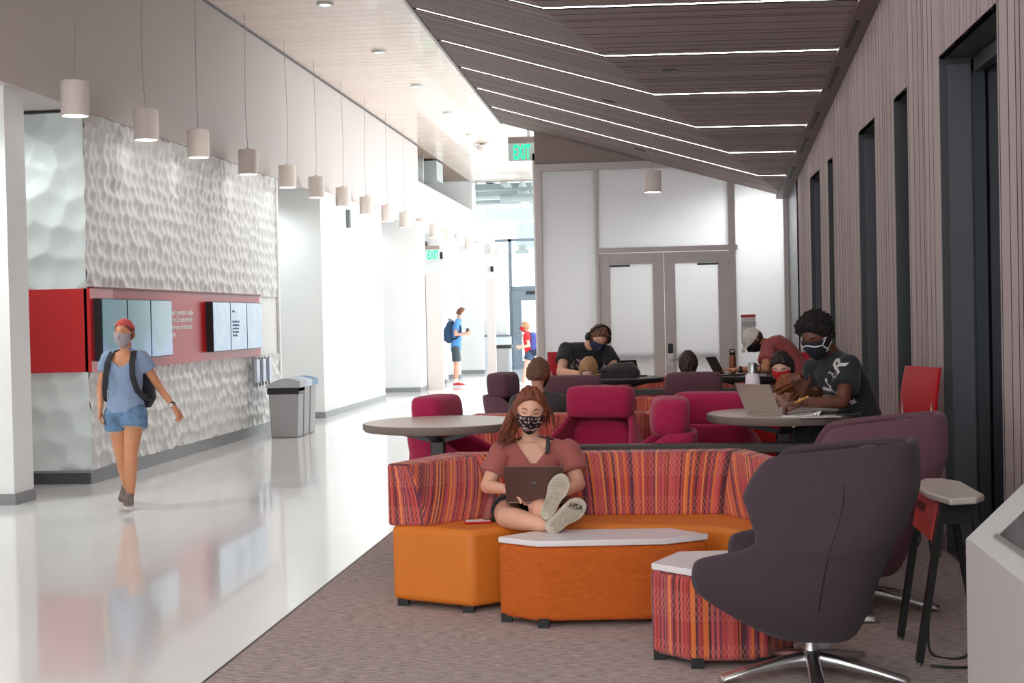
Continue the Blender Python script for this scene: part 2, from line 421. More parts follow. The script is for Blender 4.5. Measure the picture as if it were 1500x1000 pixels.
for i, s_ in enumerate(strips):
    lb = ['strip light crossing the folded plank ceiling nearest the glass partition', 'second strip light from the glass partition in the folded ceiling', 'third strip light from the glass partition in the folded ceiling', 'fourth strip light from the glass partition in the folded ceiling', 'fifth strip light from the glass partition in the folded ceiling', 'sixth strip light from the glass partition, cut by the picture top']
    j = len(strips)-1-i
    t = thing('strip_light', lb[j] if j < 6 else '%s strip light of the folded ceiling past the picture top' % ('first', 'second', 'third', 'fourth', 'fifth')[j-6], 'ceiling light', (0, s_, 0), 0, 'linear lights in the folded ceiling')
    for side in (0, 1):
        x0, x1, z = ((XS+.05, xf(s_), zL), (max(xf(s_), XS), 1.63, zR))[side]
        if x1-x0 < .1: continue
        z0, z1 = z(x0, s_), z(x1, s_)
        MB().hexa([(x0, -.024, z0+.001), (x1, -.024, z1+.001), (x1, .024, z1+.001), (x0, .024, z0+.001), (x0, -.024, z0+.02), (x1, -.024, z1+.02), (x1, .024, z1+.02), (x0, .024, z0+.02)]).build('diffuser', E_strip, t)
# slotted metal edge where the soffit meets the right wall
em = MB(); em.hexa([(1.62, 1, zR(1.6, 1)-.03), (1.795, 1, zR(1.6, 1)-.03), (1.795, YB, zR(1.6, YB)-.03), (1.62, YB, zR(1.6, YB)-.03), (1.62, 1, zR(1.6, 1)+.02), (1.795, 1, zR(1.6, 1)+.02), (1.795, YB, zR(1.6, YB)+.02), (1.62, YB, zR(1.6, YB)+.02)])
struct(em.build('trim_6', mat('brown_edge', (112, 94, 92), .5)))
for yy in (11.9, 13.3, 15.0, 16.2, 17.8):
    o = MB(); o.hexa([(1.66, yy, zR(1.7, yy)-.036), (1.70, yy, zR(1.7, yy)-.036), (1.70, yy+.75, zR(1.7, yy+.75)-.036), (1.66, yy+.75, zR(1.7, yy+.75)-.036), (1.66, yy, zR(1.7, yy)-.028), (1.70, yy, zR(1.7, yy)-.028), (1.70, yy+.75, zR(1.7, yy+.75)-.028), (1.66, yy+.75, zR(1.7, yy+.75)-.028)])
    struct(o.build('trim_7', M_blk))

# right wall: vertical boards with window niches
XR = 1.79; ZN = 3.19
niches = [(3.6, 5.6), (7.56, 9.10), (10.27, 10.86), (11.82, 12.80), (14.72, 15.17), (15.95, 17.0)]
random.seed(5)
wm = MB(); yy = -1.0
while yy < 18.55:
    wd = random.choice((.06, .09, .12, .15, .15, .19, .23)); y1 = yy+wd
    nn = [q for q in niches if yy < q[1] and y1 > q[0]]
    ztop = zR(1.79, yy)+.1 if yy > 1 else 5.4
    if nn:
        q = nn[0]
        if yy < q[0]-.02: y1 = q[0]; wm.box((XR, yy+.010, 0), (XR+.03, y1, ztop))
        elif yy < q[1]:
            y1 = min(y1, q[1]); wm.box((XR, yy+.010, ZN), (XR+.03, y1, ztop))
        yy = y1; continue
    wm.box((XR, yy+.010, 0), (XR+.03, y1-.009, ztop)); yy = y1
struct(wm.build('wall_right', M_plank))
bk = MB(); edges = [-1.0]+[v for q in niches for v in q]+[18.6]
for i in range(0, len(edges), 2): bk.box((XR+.0006, edges[i]+.002, 0), (XR+.4, edges[i+1], 5.4))
for q in niches: bk.box((XR+.0006, q[0], ZN+.02), (XR+.4, q[1], 5.4))
struct(bk.build('wall_right', M_gap))
struct(MB().box((XR-.01, 18.55, 0), (XR+.4, 20.1, 4)).build('wall_right', M_nichel))
struct(MB().box((XR-.01, 18.55, 0), (XR+.41, 18.63, 4)).build('trim_8', M_frame))
for i in range(0, len(edges), 2): struct(MB().box((XR-.012, edges[i], 0), (XR+.01, edges[i+1], .13)).build('baseboard_right', mat('wood_baseboard', (140, 126, 124), .6)))
for i, (a, b_) in enumerate(niches):
    w_ = thing('window_%d' % (i+1), None, None, (XR, a, 0)); struct(w_); W = b_-a
    MB().box((.28, 0, 0), (.32, W, ZN)).build('glass', M_dglass, w_)
    mbb = MB().box((0, 0, ZN), (.30, W, ZN+.02)).box((.0, W-.01, 0), (.30, W, ZN)).box((.0, 0, 0), (.30, .01, ZN)).box((0, 0, 0), (.30, W, .02))
    mbb.build('reveal', M_niche, w_)
    fr = MB()
    for y_ in (.012, W-.07): fr.box((.2, y_, .02), (.27, y_+.06, ZN))
    fr.box((.2, .01, ZN-.1), (.27, W-.01, ZN-.01)); fr.build('frame', mat('window_frame', (72, 76, 80), .35, metal=.4), w_)
    if W > .9: MB().box((.05, W-.02, .05), (.19, W-.008, ZN-.04)).build('side_panel', M_nichel, w_)

# back partition of frosted glass with double door
M_frost = mat('frosted_glass', (228, 224, 226), .16, spec=.6)
nt = M_frost.node_tree; b = nt.nodes['Principled BSDF']; tr = nt.nodes.new('ShaderNodeBsdfTranslucent'); tr.inputs[0].default_value = (.92, .94, .95, 1)
mxs = nt.nodes.new('ShaderNodeMixShader'); mxs.inputs[0].default_value = .55; out = nt.nodes['Material Output']
nt.links.new(b.outputs[0], mxs.inputs[1]); nt.links.new(tr.outputs[0], mxs.inputs[2]); nt.links.new(mxs.outputs[0], out.inputs[0])
bkm = MB(); bkm.hexa([(-1.86, 20, 3.80), (1.9, 20, 3.80), (1.9, 20.1, 3.80), (-1.86, 20.1, 3.80), (-1.86, 20, 5.0), (1.9, 20, 5.0), (1.9, 20.1, 5), (-1.86, 20.1, 5.0)])
struct(bkm.build('wall_back', mat('bulkhead_brown', (168, 152, 146), .7)))
fr = MB()
for (x0, x1) in ((-1.86, -1.77), (-.985, -.943), (.933, 1.03), (1.72, 1.79)): fr.box((x0, 19.96, 0), (x1, 20.08, 3.8))
fr.box((-1.86, 19.955, 3.72), (1.79, 20.085, 3.82)).box((-.985, 19.957, 2.50), (1.06, 20.083, 2.57))
struct(fr.build('trim_9', M_frame))
gl = MB().box((-1.77, 20.01, .0), (-.985, 20.03, 3.72)).box((-.943, 20.01, 2.57), (.933, 20.03, 3.72)).box((1.03, 20.01, 0), (1.72, 20.03, 3.72))
struct(gl.build('window_7', M_frost))
struct(MB().box((-1.9, 24, 0), (1.9, 24.1, 4)).box((-1.9, 20.1, 0), (-1.86, 24, 4)).box((1.79, 20.1, 0), (1.9, 24, 4)).box((-1.9, 20.1, 3.9), (1.9, 24.1, 4)).build('wall_room', M_white))
for i, (x0, x1, hx) in enumerate(((-.945, -.004, 1), (.0, .935, -1))):
    d = thing('door_%d' % (i+1), None, None, (x0, 19.98, 0)); struct(d); W = x1-x0
    m_ = MB().box((0, 0, .01), (.157, .045, 2.49)).box((W-.157, 0, .01), (W, .045, 2.49)).box((.157, 0, 2.33), (W-.157, .045, 2.49)).box((.157, 0, .01), (W-.157, .045, .26))
    m_.build('door_frame', M_frame, d, bevel=.004)
    MB().box((.157, .018, .26), (W-.157, .028, 2.33)).build('glass', M_frost, d)
    MB().box((.155, .05, .95), (W-.155, .09, 1.03)).build('push_bar', M_satin, d)
    cx = .155 if i == 0 else W-.155-.3
    MB().box((cx, -.03, 2.29), (cx+.3, .0, 2.32)).build('door_closer', M_dk, d)
    hxx = -.012 if i == 0 else W-.004
    for z_ in (.35, 1.55, 2.25): MB().box((hxx, -.012, z_), (hxx+.016, .0, z_+.12)).build('hinge', M_dk, d)
    if i == 1:
        MB().box((.03, -.02, .82), (.11, .0, 1.02)).build('lock_plate', M_satin, d)
        MB().box((.035, -.035, 1.02), (.105, .0, 1.16)).build('card_reader', M_blk, d, bevel=.01)
        MB().tube([(.07, -.02, .93), (.07, -.06, .93), (.19, -.06, .93)], .011).build('handle', M_satin, d, smooth=60)
nsn = thing('wall_notice', 'white paper notice with a red header on the glass beside the door', 'sign', (1.09, 20.0, 1.12))
MB().box((0, 0, 0), (.21, .008, .44)).build('sheet', M_lam, nsn)
MB().box((0, -.003, .40), (.21, .0, .44)).build('header', M_red, nsn)
for z_, s_, c_ in ((.31, .05, 'Adaptive Space\nTeaching Team'), (.18, .03, 'Welcome'), (.12, .03, 'Please keep\nsix feet apart\nwear a mask')):
    o = put(text_mesh(c_, s_*.7, .001), 'printed_text', M_blk, nsn, loc=(.012, -.003, z_)); o.rotation_euler = (pi/2, 0, 0)
# ================================================================== FIXTURES
# pendants
M_pend = mat('pendant_white', (226, 214, 206), .5)
def make_pendant(h=.33, r=.13, cord=1.85):
    t = thing('pendant_lamp', '', 'pendant lamp', (0, 0, 0), 0, 'white cylinder pendants along the hall')
    MB().lathe([(r*.9, h), (r, h-.006), (r, 0), (r-.012, 0), (r-.012, .02), (.01, .021)]).build('lamp_shade', M_pend, t, smooth=40)
    MB().lathe([(.028, h), (.028, h+.02), (.01, h+.03)], n=16).build('cord_grip', M_frame, t, smooth=40)
    MB().lathe([(.0, .012), (r-.014, .012), (r-.014, .016), (.0, .016)], cap=False).build('diffuser', E_lamp, t)
    return t
def add_cord(t, h, cord, sway, r=.004):
    pts = [(0, 0, h)]
    for i in range(1, 9):
        f = i/8; pts.append((sway*sin(f*3.0)*(1-f)*1.0, sway*.3*sin(f*5), h+cord*f))
    MB().tube(pts, r, 6).build('cord', mat('grey_cord', (170, 160, 156), .6), t, smooth=60)
PY = [12.40, 14.18, 15.84, 17.80, 19.71, 21.40, 23.24, 25.1, 27.05, 28.93, 30.85, 32.7, 34.63, 36.6, 38.56, 40.5, 42.6, 44.7, 46.8, 48.9, 51, 53.1]
names = ['nearest', 'second', 'third', 'fourth', 'fifth', 'sixth', 'seventh', 'eighth', 'ninth', 'tenth', 'eleventh', 'twelfth', 'thirteenth', 'fourteenth', 'fifteenth', 'sixteenth', 'seventeenth', 'eighteenth', 'nineteenth', 'twentieth', 'twenty-first', 'farthest']
pend0 = make_pendant()
for i, y_ in enumerate(PY):
    t = pend0 if i == 0 else None
    if t is None:
        t = pend0.copy(); col.objects.link(t)
        for ch in list(pend0.children):
            if ch.name.startswith('cord.') or ch.name == 'cord': continue
            c = ch.copy(); c.parent = t; col.objects.link(c)
    zt = 3.575 if y_ < 41 else 3.6
    t.location = (-5.5, y_, zt)
    t['label'] = 'white cylinder pendant lamp, %s from the camera in the long hall row' % names[i]
    if i > 0 or True: pass
for i, t in enumerate([o for o in col.objects if o.name.startswith('pendant_lamp')]):
    add_cord(t, .355, (5.73 if t.location.y < 41 else 6.4)-t.location.z-.355, (.03, -.04, -.01, -.03, .03, .02)[i % 6])
p = at(956, 277, 17)
t = thing('pendant_lamp', 'single short white pendant lamp hanging from the folded ceiling by the partition', 'pendant lamp', (p.x, 17, p.z-.04))
MB().lathe([(.10, .27), (.112, .265), (.112, 0), (.10, 0), (.10, .02), (.01, .021)]).build('lamp_shade', M_pend, t, smooth=40)
MB().lathe([(.0, .012), (.098, .012), (.098, .016), (.0, .016)], cap=False).build('diffuser', E_lamp, t)
MB().tube([(0, 0, .27), (0, 0, zR(p.x, 17)-p.z+.04+.3)], .004, 6).build('cord', mat('grey_cord', (170, 160, 156), .6), t)

# small ceiling fittings
for i, (x, y) in enumerate(((476, 5), (555, 75), (611, 125), (657, 165), (690, 197))):
    q = onz(x, y, 5.73)
    t = thing('recessed_downlight', 'round recessed downlight in the pale plank ceiling, %s from the camera' % names[i], 'ceiling light', (q.x, q.y, 5.70), 0, 'recessed downlights in the hall ceiling')
    MB().lathe([(.11, .03), (.115, .0), (.085, .0), (.08, .03)], n=24, cap=False).build('trim_ring', M_lgrey, t, smooth=40)
    MB().lathe([(.0, .012), (.083, .012)], n=24, cap=False).build('lens', emis('downlight_glow', (1, .95, .9), 1.3) if i == 0 else bpy.data.materials['downlight_glow'], t)
q = onz(706, 211, 5.73)
t = thing('smoke_detector', 'round white smoke detector on the far plank ceiling', 'detector', (q.x, q.y, 5.73))
MB().lathe([(.02, -.16), (.1, -.15), (.13, -.09), (.13, -.06), (.22, -.05), (.22, -.04), (.06, -.03), (.06, 0)]).build('body', M_frame, t, smooth=40)
for i, (x, y, lb) in enumerate(((981, 112, 'thin dark ceiling slot vent in the right half of the folded soffit'), (892, 166, 'thin dark ceiling slot vent in the left half of the folded soffit'), (938, 222, 'thin dark ceiling slot vent near the back of the folded soffit'))):
    Y_ = (13.35, 15.4, 18.9)[i]; q = at(x, y, Y_); zz = zR if i == 0 else zL
    z0 = zz(q.x, Y_)
    sl = -.0156 if i == 0 else -.2953
    o = MB().hexa([(-.07, -.03, -.01-.07*sl), (.07, -.03, -.01+.07*sl), (.07, .03, -.01+.07*sl), (-.07, .03, -.01-.07*sl), (-.07, -.03, .002-.07*sl), (.07, -.03, .002+.07*sl), (.07, .03, .002+.07*sl), (-.07, .03, .002-.07*sl)]).build('ceiling_slot', M_blk, loc=(q.x, Y_, z0)); tag(o, lb, 'vent')

# exit signs
M_green = emis('exit_green', (.02, .85, .35), 1.6)
def exit_sign(loc, W, Hh, label, rz=0, arm=0, pale=False):
    t = thing('exit_sign', label, 'exit sign', loc, rz)
    MB().box((0, -.02, 0), (W, .02, Hh)).build('sign_plate', mat('sign_clear', (206, 222, 214), .2) if not pale else mat('sign_pale', (214, 240, 232), .2), t)
    MB().box((0, -.03, Hh), (W, .03, Hh*1.32)).build('housing', mat('sign_housing', (152, 136, 128), .5), t)
    me = text_mesh('EXIT', Hh*1.12, .004, .006, sx=.42 if W > .5 else .46)
    o = put(me, 'sign_text', M_green, t, loc=(W*.12, -.022, Hh*.1)); o.rotation_euler = (pi/2, 0, 0)
    if arm: MB().box((W*.5-.02, -.02, Hh*1.32), (W*.5+.02, .02, Hh*1.32+arm)).build('stem', M_frame, t)
    return t
q = at(745, 236, 20.5); exit_sign((q.x, 20.5, q.z), .62, .27, 'green and clear exit sign hanging at the left end of the brown bulkhead', arm=5.76-q.z-.36)
q = at(618, 381, 33); t = exit_sign((q.x+.1, 33, q.z), .34, .26, 'small pale green exit sign over the far doorway of the hall')
MB().box((-.1, -.03, .26), (0, .28, .46)).build('bracket', M_blk, t)

# wall speaker, badge reader, fittings on the far wall
for (x, y, Y_, w_, h_, lb) in ((522, 320, 23.9, .06, .16, 'small dark grey fixture high on the white hall wall'),):
    q = X_ = at(x, y, Y_); o = MB().box((0, -w_, -h_), (.06, w_, h_)).build('wall_fixture', mat('fixture_grey', (110, 118, 120), .5), loc=(-5.60, Y_, q.z)); tag(o, lb, 'wall fixture')
for (x, y, Y_, lb) in ((655, 374, 33.28, 'small black camera on the far white wall above the blue backpack'), (721, 394, 41.98, 'tiny black camera high on the farthest white wall')):
    q = at(x, y, Y_); q.x = min(q.x, -5.45) if Y_ < 35 else q.x; o = MB().box((-.04, -.08, -.08), (.04, .0, .08)).build('security_camera', M_blk, loc=tuple(q)); tag(o, lb, 'camera')
q = at(620, 485, 30.2); o = MB().box((-.03, -.06, -.35), (.03, .0, .35)).build('call_panel', M_lgrey, loc=tuple(q)); tag(o, 'slim pale panel on the wall beside the far beige doorway', 'wall panel')

# exposed services at the end of the hall
def duct(name, label, cat, mb, m=M_grey, smooth=40, group=None): return tag(mb.build(name, m, smooth=smooth), label, cat, group)
struct(MB().box((-9, 41.1, 6.7), (3, 62, 6.9)).build('ceiling', M_lgrey))
struct(MB().box((-9, 41.0, 5.73), (3, 41.15, 6.8)).build('wall_upper', M_lgrey))
struct(MB().box((-2.6, 20.1, 0), (-1.9, 20.25, .02)).build('trim_10', M_frame))
duct('round_duct', 'fat round grey air duct hanging beyond the plank ceiling', 'duct', MB().tube([(-6.35, 41.9, 5.72), (-6.3, 43.4, 5.72)], .45, 24))
duct('round_duct', 'grey round duct inside the dark opening above the left wall', 'duct', MB().tube([(-8.6, 33.2, 5.30), (-5.9, 33.6, 5.30)], .36, 24).box((-6.3, 33.5, 5.6), (-6.26, 33.54, 6.3)))
duct('box_duct', 'square grey duct in the opening above the left wall', 'duct', MB().box((-8.8, 35.0, 5.2), (-5.8, 36.0, 5.7)).box((-7.9, 35.4, 5.7), (-7.86, 35.44, 6.3)).box((-6.3, 35.4, 5.7), (-6.26, 35.44, 6.3)))
duct('box_duct', 'wide pale boxed beam crossing the hall beyond the plank ceiling', 'beam', MB().box((-6.6, 44, 4.72), (3, 44.9, 5.12)), M_lgrey)
duct('box_duct', 'upper grey boxed duct crossing the hall under the deck', 'duct', MB().box((-6.0, 43, 5.45), (-4.1, 44, 5.85)))
duct('box_duct', 'lower wide white panel duct above the glass entrance', 'duct', MB().box((-5.1, 47.5, 4.05), (3, 49.5, 4.9)).box((-4.6, 48.4, 4.9), (-4.54, 48.46, 6.7)).box((-2.6, 48.4, 4.9), (-2.54, 48.46, 6.7)), mat('panel_duct', (206, 214, 220), .5))
for i, (y_, z_, x0, x1, r_) in enumerate(((42.6, 5.62, -6.2, 2, .05), (43.4, 5.22, -7, 2, .07), (44.8, 5.45, -6.8, 2, .05), (45.5, 5.0, -6.8, 2, .05), (42.2, 5.30, -5.0, 2, .13))):
    duct('ceiling_pipe', 'thin grey pipe crossing under the far open ceiling, %s from the camera' % names[i], 'pipe', MB().tube([(x0, y_, z_), (x1, y_, z_)], r_, 10), (M_grey, M_lgrey)[i % 2], group='pipes under the far open ceiling')
for i, (x_, z_) in enumerate(((-6.6, 5.1), (-5.6, 5.9), (-4.9, 5.65))):
    duct('cable_tray', 'long grey cable tray running away under the far open ceiling, %s from the left wall' % names[i], 'cable tray', MB().box((x_, 41.3, z_), (x_+.22, 58, z_+.08)), M_grey, group='cable trays')
q = at(765, 277, 43); duct('ceiling_spotlight', 'white track spotlight under the open ceiling near the exit sign', 'spotlight', MB().tube([(q.x, 43, q.z+.3), (q.x, 42.9, q.z), (q.x+.15, 42.6, q.z-.35)], [.05, .16, .2], 14), M_lgrey)
t = thing('hanging_heater', 'grey boxed unit hanging from rods between far pendants', 'ceiling unit', (-4.75, 46, 3.75))
MB().box((-.22, -.2, 0), (.22, .2, .12)).box((-.12, -.12, .12), (.12, .12, .3)).build('unit', M_grey, t)
MB().tube([(0, 0, .3), (0, 0, 2.95)], .015, 6).build('rod', M_grey, t)

# glazed entrance at the far end
M_fr2 = mat('entrance_frame', (128, 142, 154), .4, metal=.3)
gm = bpy.data.materials.new('clear_glass'); gm.use_nodes = True; nt = gm.node_tree; nt.nodes.clear()
tr = nt.nodes.new('ShaderNodeBsdfTransparent'); tr.inputs[0].default_value = (.95, .98, .98, 1); gs = nt.nodes.new('ShaderNodeBsdfGlossy'); gs.inputs['Roughness'].default_value = .02
mx = nt.nodes.new('ShaderNodeMixShader'); mx.inputs[0].default_value = .1; oo = nt.nodes.new('ShaderNodeOutputMaterial')
nt.links.new(tr.outputs[0], mx.inputs[1]); nt.links.new(gs.outputs[0], mx.inputs[2]); nt.links.new(mx.outputs[0], oo.inputs[0])
en = MB()
for x_ in (-4.78, -3.6, -2.4, -1.2, 0): en.box((x_, 42, 0), (x_+.1, 42.12, 4.03))
for z_ in (0, 3.95): en.box((-5.2, 42, z_), (0, 42.12, z_+.08))
en.box((-4.7, 42, 2.42), (0, 42.12, 2.56))
struct(en.build('window_8', M_fr2))
struct(MB().box((-9, 42.04, 0.05), (0, 42.06, 3.97)).build('window_8', gm))
struct(MB().box((-9, 41.5, 0), (-4.72, 42.1, 1.02)).build('wall_far', mat('far_low_wall', (222, 230, 236), .5)))
struct(MB().box((-9, 41.48, 1.02), (-4.72, 42.12, 1.08)).build('trim_11', M_fr2))
struct(MB().box((-9, 41.99, 0), (-4.88, 42.12, 3.25)).build('wall_far', M_white))
d = thing('door_3', None, None, (-4.68, 41.94, 0)); struct(d)
MB().box((0, 0, 0), (.28, .06, 2.42)).box((.28, 0, 2.12), (1.1, .06, 2.42)).box((1.1, 0, 0), (1.25, .06, 2.42)).box((.28, 0, 0), (1.1, .06, .25)).build('door_frame', M_fr2, d)
MB().box((.28, .02, .25), (1.1, .03, 2.12)).build('glass', gm, d)
MB().box((.12, -.05, 1.0), (.7, -.02, 1.05)).build('push_bar', M_satin, d)
MB().box((.45, -.04, 2.3), (.95, .0, 2.4)).build('door_closer', M_dk, d)

# bins
def bin_set():
    mg = mat('bin_grey', (168, 168, 168), .45); cols = [(188, 190, 196), (190, 210, 224), (60, 120, 170)]
    lids = ['grey swing lid', 'white and pale blue lid', 'blue lid']
    for i in range(3):
        t = thing('recycling_bin', ('grey slim bin with a black liner, nearest of the three by the textured wall', 'middle slim grey bin of the three by the textured wall', 'slim grey bin with a blue lid, farthest of the three by the textured wall')[i], 'bin', (-5.24, 18.45+i*.335, 0), 0, 'recycling bins')
        W, D, Hh = .215, .15, .72
        MB().hexa([(-W*.86, -D, 0), (W*.86, -D, 0), (W*.86, D, 0), (-W*.86, D, 0), (-W, -D*1.02, Hh), (W, -D*1.02, Hh), (W, D*1.02, Hh), (-W, D*1.02, Hh)]).build('body', mg, t, bevel=.02)
        rim = MB()
        n_ = 24
        for k in range(2): rim.box((-W-.01, -D-.014+k*.001, Hh-.09-.03*(1-k)), (W+.01, D+.014, Hh-.03))
        if i == 0: rim.build('bin_liner', M_blk, t, bevel=.01)
        lid = MB(); pts = []
        for k in range(9):
            a = k/8; x = -W-.03+(2*W+.06)*a; z = Hh-.02+.09*sin(a*pi*.85+.2)+.05*a
            pts.append((x, z))
        for k in range(8):
            (x0, z0), (x1, z1) = pts[k], pts[k+1]
            lid.hexa([(x0, -D-.01, Hh-.03), (x1, -D-.01, Hh-.03), (x1, D+.01, Hh-.03), (x0, D+.01, Hh-.03), (x0, -D-.01, z0), (x1, -D-.01, z1), (x1, D+.01, z1), (x0, D+.01, z0)])
        tag(lid.build('lid', mat('lid_%d' % i, cols[i], .4), t), lids[i])
    for i in range(3):
        t = thing('bin_sign', 'slim white upright sign panel behind the bins, %s one' % ('nearest', 'middle', 'farthest')[i], 'sign', (-5.665, 18.55+i*.3, 0), 0, 'sign panels behind the bins')
        MB().box((-.05, -.07, .76), (.01, .07, 1.08)).build('panel', mat('sign_white_blue', (206, 214, 234), .3), t)
        MB().box((-.06, -.08, .70), (-.03, -.07, 1.1)).box((-.06, .07, .70), (-.03, .08, 1.1)).build('frame', M_satin, t)
bin_set()
q = onz(733, 545, 0)
t = thing('waste_bin', 'grey bin with dark lid and yellow side by the far glass door', 'bin', (q.x, 39.9, 0))
MB().hexa([(-.26, -.2, 0), (.26, -.2, 0), (.26, .2, 0), (-.26, .2, 0), (-.3, -.22, .72), (.3, -.22, .72), (.3, .22, .72), (-.3, .22, .72)]).build('body', mat('bin_grey', (168, 168, 168), .45), t, bevel=.02)
MB().box((-.33, -.25, .7), (.35, .25, .8)).build('lid', M_dk, t, bevel=.02)
MB().box((-.345, -.18, .05), (-.30, .18, .7)).build('side_panel', mat('yellow', (232, 196, 40), .5), t)

# wall screens
def scr_mat(name, base, hi, kind):
    m = bpy.data.materials.new(name); m.use_nodes = True; nt = m.node_tree; b = nt.nodes['Principled BSDF']
    tc = nt.nodes.new('ShaderNodeTexCoord'); n = nt.nodes.new('ShaderNodeTexNoise'); n.inputs['Scale'].default_value = 3.5; n.inputs['Detail'].default_value = 6
    g = nt.nodes.new('ShaderNodeSeparateXYZ'); nt.links.new(tc.outputs['Object'], g.inputs[0])
    ad = nt.nodes.new('ShaderNodeMath'); ad.operation = 'MULTIPLY_ADD'; nt.links.new(g.outputs[2], ad.inputs[0]); ad.inputs[1].default_value = kind; nt.links.new(n.outputs[0], ad.inputs[2])
    r = nt.nodes.new('ShaderNodeValToRGB'); r.color_ramp.elements[0].color = (*s2l(base), 1); r.color_ramp.elements[1].color = (*s2l(hi), 1)
    r.color_ramp.elements[0].position = .65; r.color_ramp.elements[1].position = .8
    nt.links.new(tc.outputs['Object'], n.inputs[0]); nt.links.new(ad.outputs[0], r.inputs[0])
    nt.links.new(r.outputs[0], b.inputs['Emission Color']); b.inputs['Emission Strength'].default_value = .44
    b.inputs['Base Color'].default_value = (.02, .02, .02, 1); b.inputs['Roughness'].default_value = .12
    return m
S1 = scr_mat('screen_water', (112, 150, 196), (88, 142, 156), .95); S2 = scr_mat('screen_slide', (112, 154, 190), (150, 186, 204), .5)
ys = [13.22, 13.88, 14.54, 15.2]; zs = (1.235, 1.87)
for i in range(6):
    a = (ys[i % 3] if i < 3 else 16.62+(i-3)*.70); b_ = a+(.66 if i < 3 else .70)-.012
    lb = ('leftmost portrait screen showing a lake view, behind the walking person', 'middle portrait screen of the lake view trio', 'right portrait screen of the lake view trio next to white wall text', 'left pale blue screen of the trio beyond the wall text', 'middle pale blue screen with lines of text beyond the wall text', 'last pale blue screen at the far end of the red band')[i]
    t = thing('wall_screen', lb, 'screen', (XL+.03, a, zs[0]), 0, 'portrait screens on the red band')
    MB().box((.0, 0, 0), (.09, b_-a, zs[1]-zs[0])).build('housing', M_blk, t)
    MB().box((.09, .01, .01), (.094, b_-a-.01, zs[1]-zs[0]-.01)).build('display', S1 if i < 3 else S2, t)
    if i == 4:
        o = put(text_mesh('Visit us\n\n\nOpen lab hours and\nstudio schedule are\nposted each week\nfor every student\nin the college', .045, .001, sx=.8), 'screen_text', mat('screen_ink', (60, 90, 120), .5), t, loc=(.096, .07, .50)); o.rotation_euler = (pi/2, 0, pi/2)

# ================================================================== FURNITURE
# lounge sofa
sofa = thing('lounge_sofa', 'curved orange lounge sofa with striped backrest on the carpet', 'sofa', (0, 0, 0))
A, B, C_, D_, E_, F_ = (-1.53, 7.42), (-1.05, 7.20), (-.74, 7.46), (.20, 7.32), (.45, 7.08), (.64, 7.32)
OUT = [(.64, 8.0), (.42, 8.22), (-1.02, 8.22), (-1.42, 8.0)]
MB().prism([A, B, C_, D_, E_, F_]+OUT, .035, .45).build('seat_base', M_orange, sofa, bevel=.035, seg=4)
def pad(p0, p1, q1, q0, shear, ztop=.79, n='backrest'):
    m = MB(); zb = .445
    # inner face leans back: inner bottom p0->p1, outer q0->q1
    L_ = math.dist(p0, p1); nx, nz = 10, 5
    def P(u, v, side):
        i = Vector(p0).lerp(Vector(p1), u); o_ = Vector(q0).lerp(Vector(q1), u)
        if side == 0: c = i.lerp(o_, .42*v-.06*sin(pi*v))
        else: c = o_
        z = zb+(ztop-zb)*v
        return (c.x, c.y, z)
    for side in (0, 1):
        b0 = len(m.v)
        for j in range(nz+1):
            for i in range(nx+1): m.v.append(P(i/nx, j/nz, side))
        for j in range(nz):
            for i in range(nx):
                a = b0+j*(nx+1)+i
                uv = [((i+di)/nx*L_+shear*(j+dj)/nz*.33+p0[0]*3+side*.37, (j+dj)/nz*.34) for di, dj in ((0, 0), (1, 0), (1, 1), (0, 1))]
                m.face((a, a+1, a+nx+2, a+nx+1), uv)
    st = (nx+1)*(nz+1)
    for i in range(nx): m.face((nz*(nx+1)+i, nz*(nx+1)+i+1, st+nz*(nx+1)+i+1, st+nz*(nx+1)+i), [(i/nx*L_+p0[0]*3, .36), ((i+1)/nx*L_+p0[0]*3, .36), ((i+1)/nx*L_+p0[0]*3, .46), (i/nx*L_+p0[0]*3, .46)])
    for i in range(nx): m.face((i, i+1, st+i+1, st+i))
    for j in range(nz):
        for i in (0, nx): 
            a = j*(nx+1)+i; m.face((a, a+nx+1, st+a+nx+1, st+a), [(0+i*.3, j/nz*.34), (0+i*.3, (j+1)/nz*.34), (.2+i*.3, (j+1)/nz*.34), (.2+i*.3, j/nz*.34)])
    return m.build(n, M_striped, sofa, bevel=.02, seg=3)
pad((-1.325, 7.37), (-.98, 7.74), (-1.30, 8.05), (-1.55, 7.42), -.55)
pad((-.98, 7.74), (.30, 7.76), (.45, 8.10), (-1.30, 8.05), 0)
pad((.30, 7.76), (.53, 7.36), (.66, 7.40), (.45, 8.10), .6)
for (x, y) in ((-1.47, 7.44), (-1.08, 7.26), (-.72, 7.52), (.22, 7.4), (.45, 7.16), (.58, 7.36), (.4, 8.14), (-1.0, 8.14), (-1.38, 7.95)):
    MB().box((x-.03, y-.03, 0.003), (x+.03, y+.03, .04)).build('foot', M_blk, sofa)
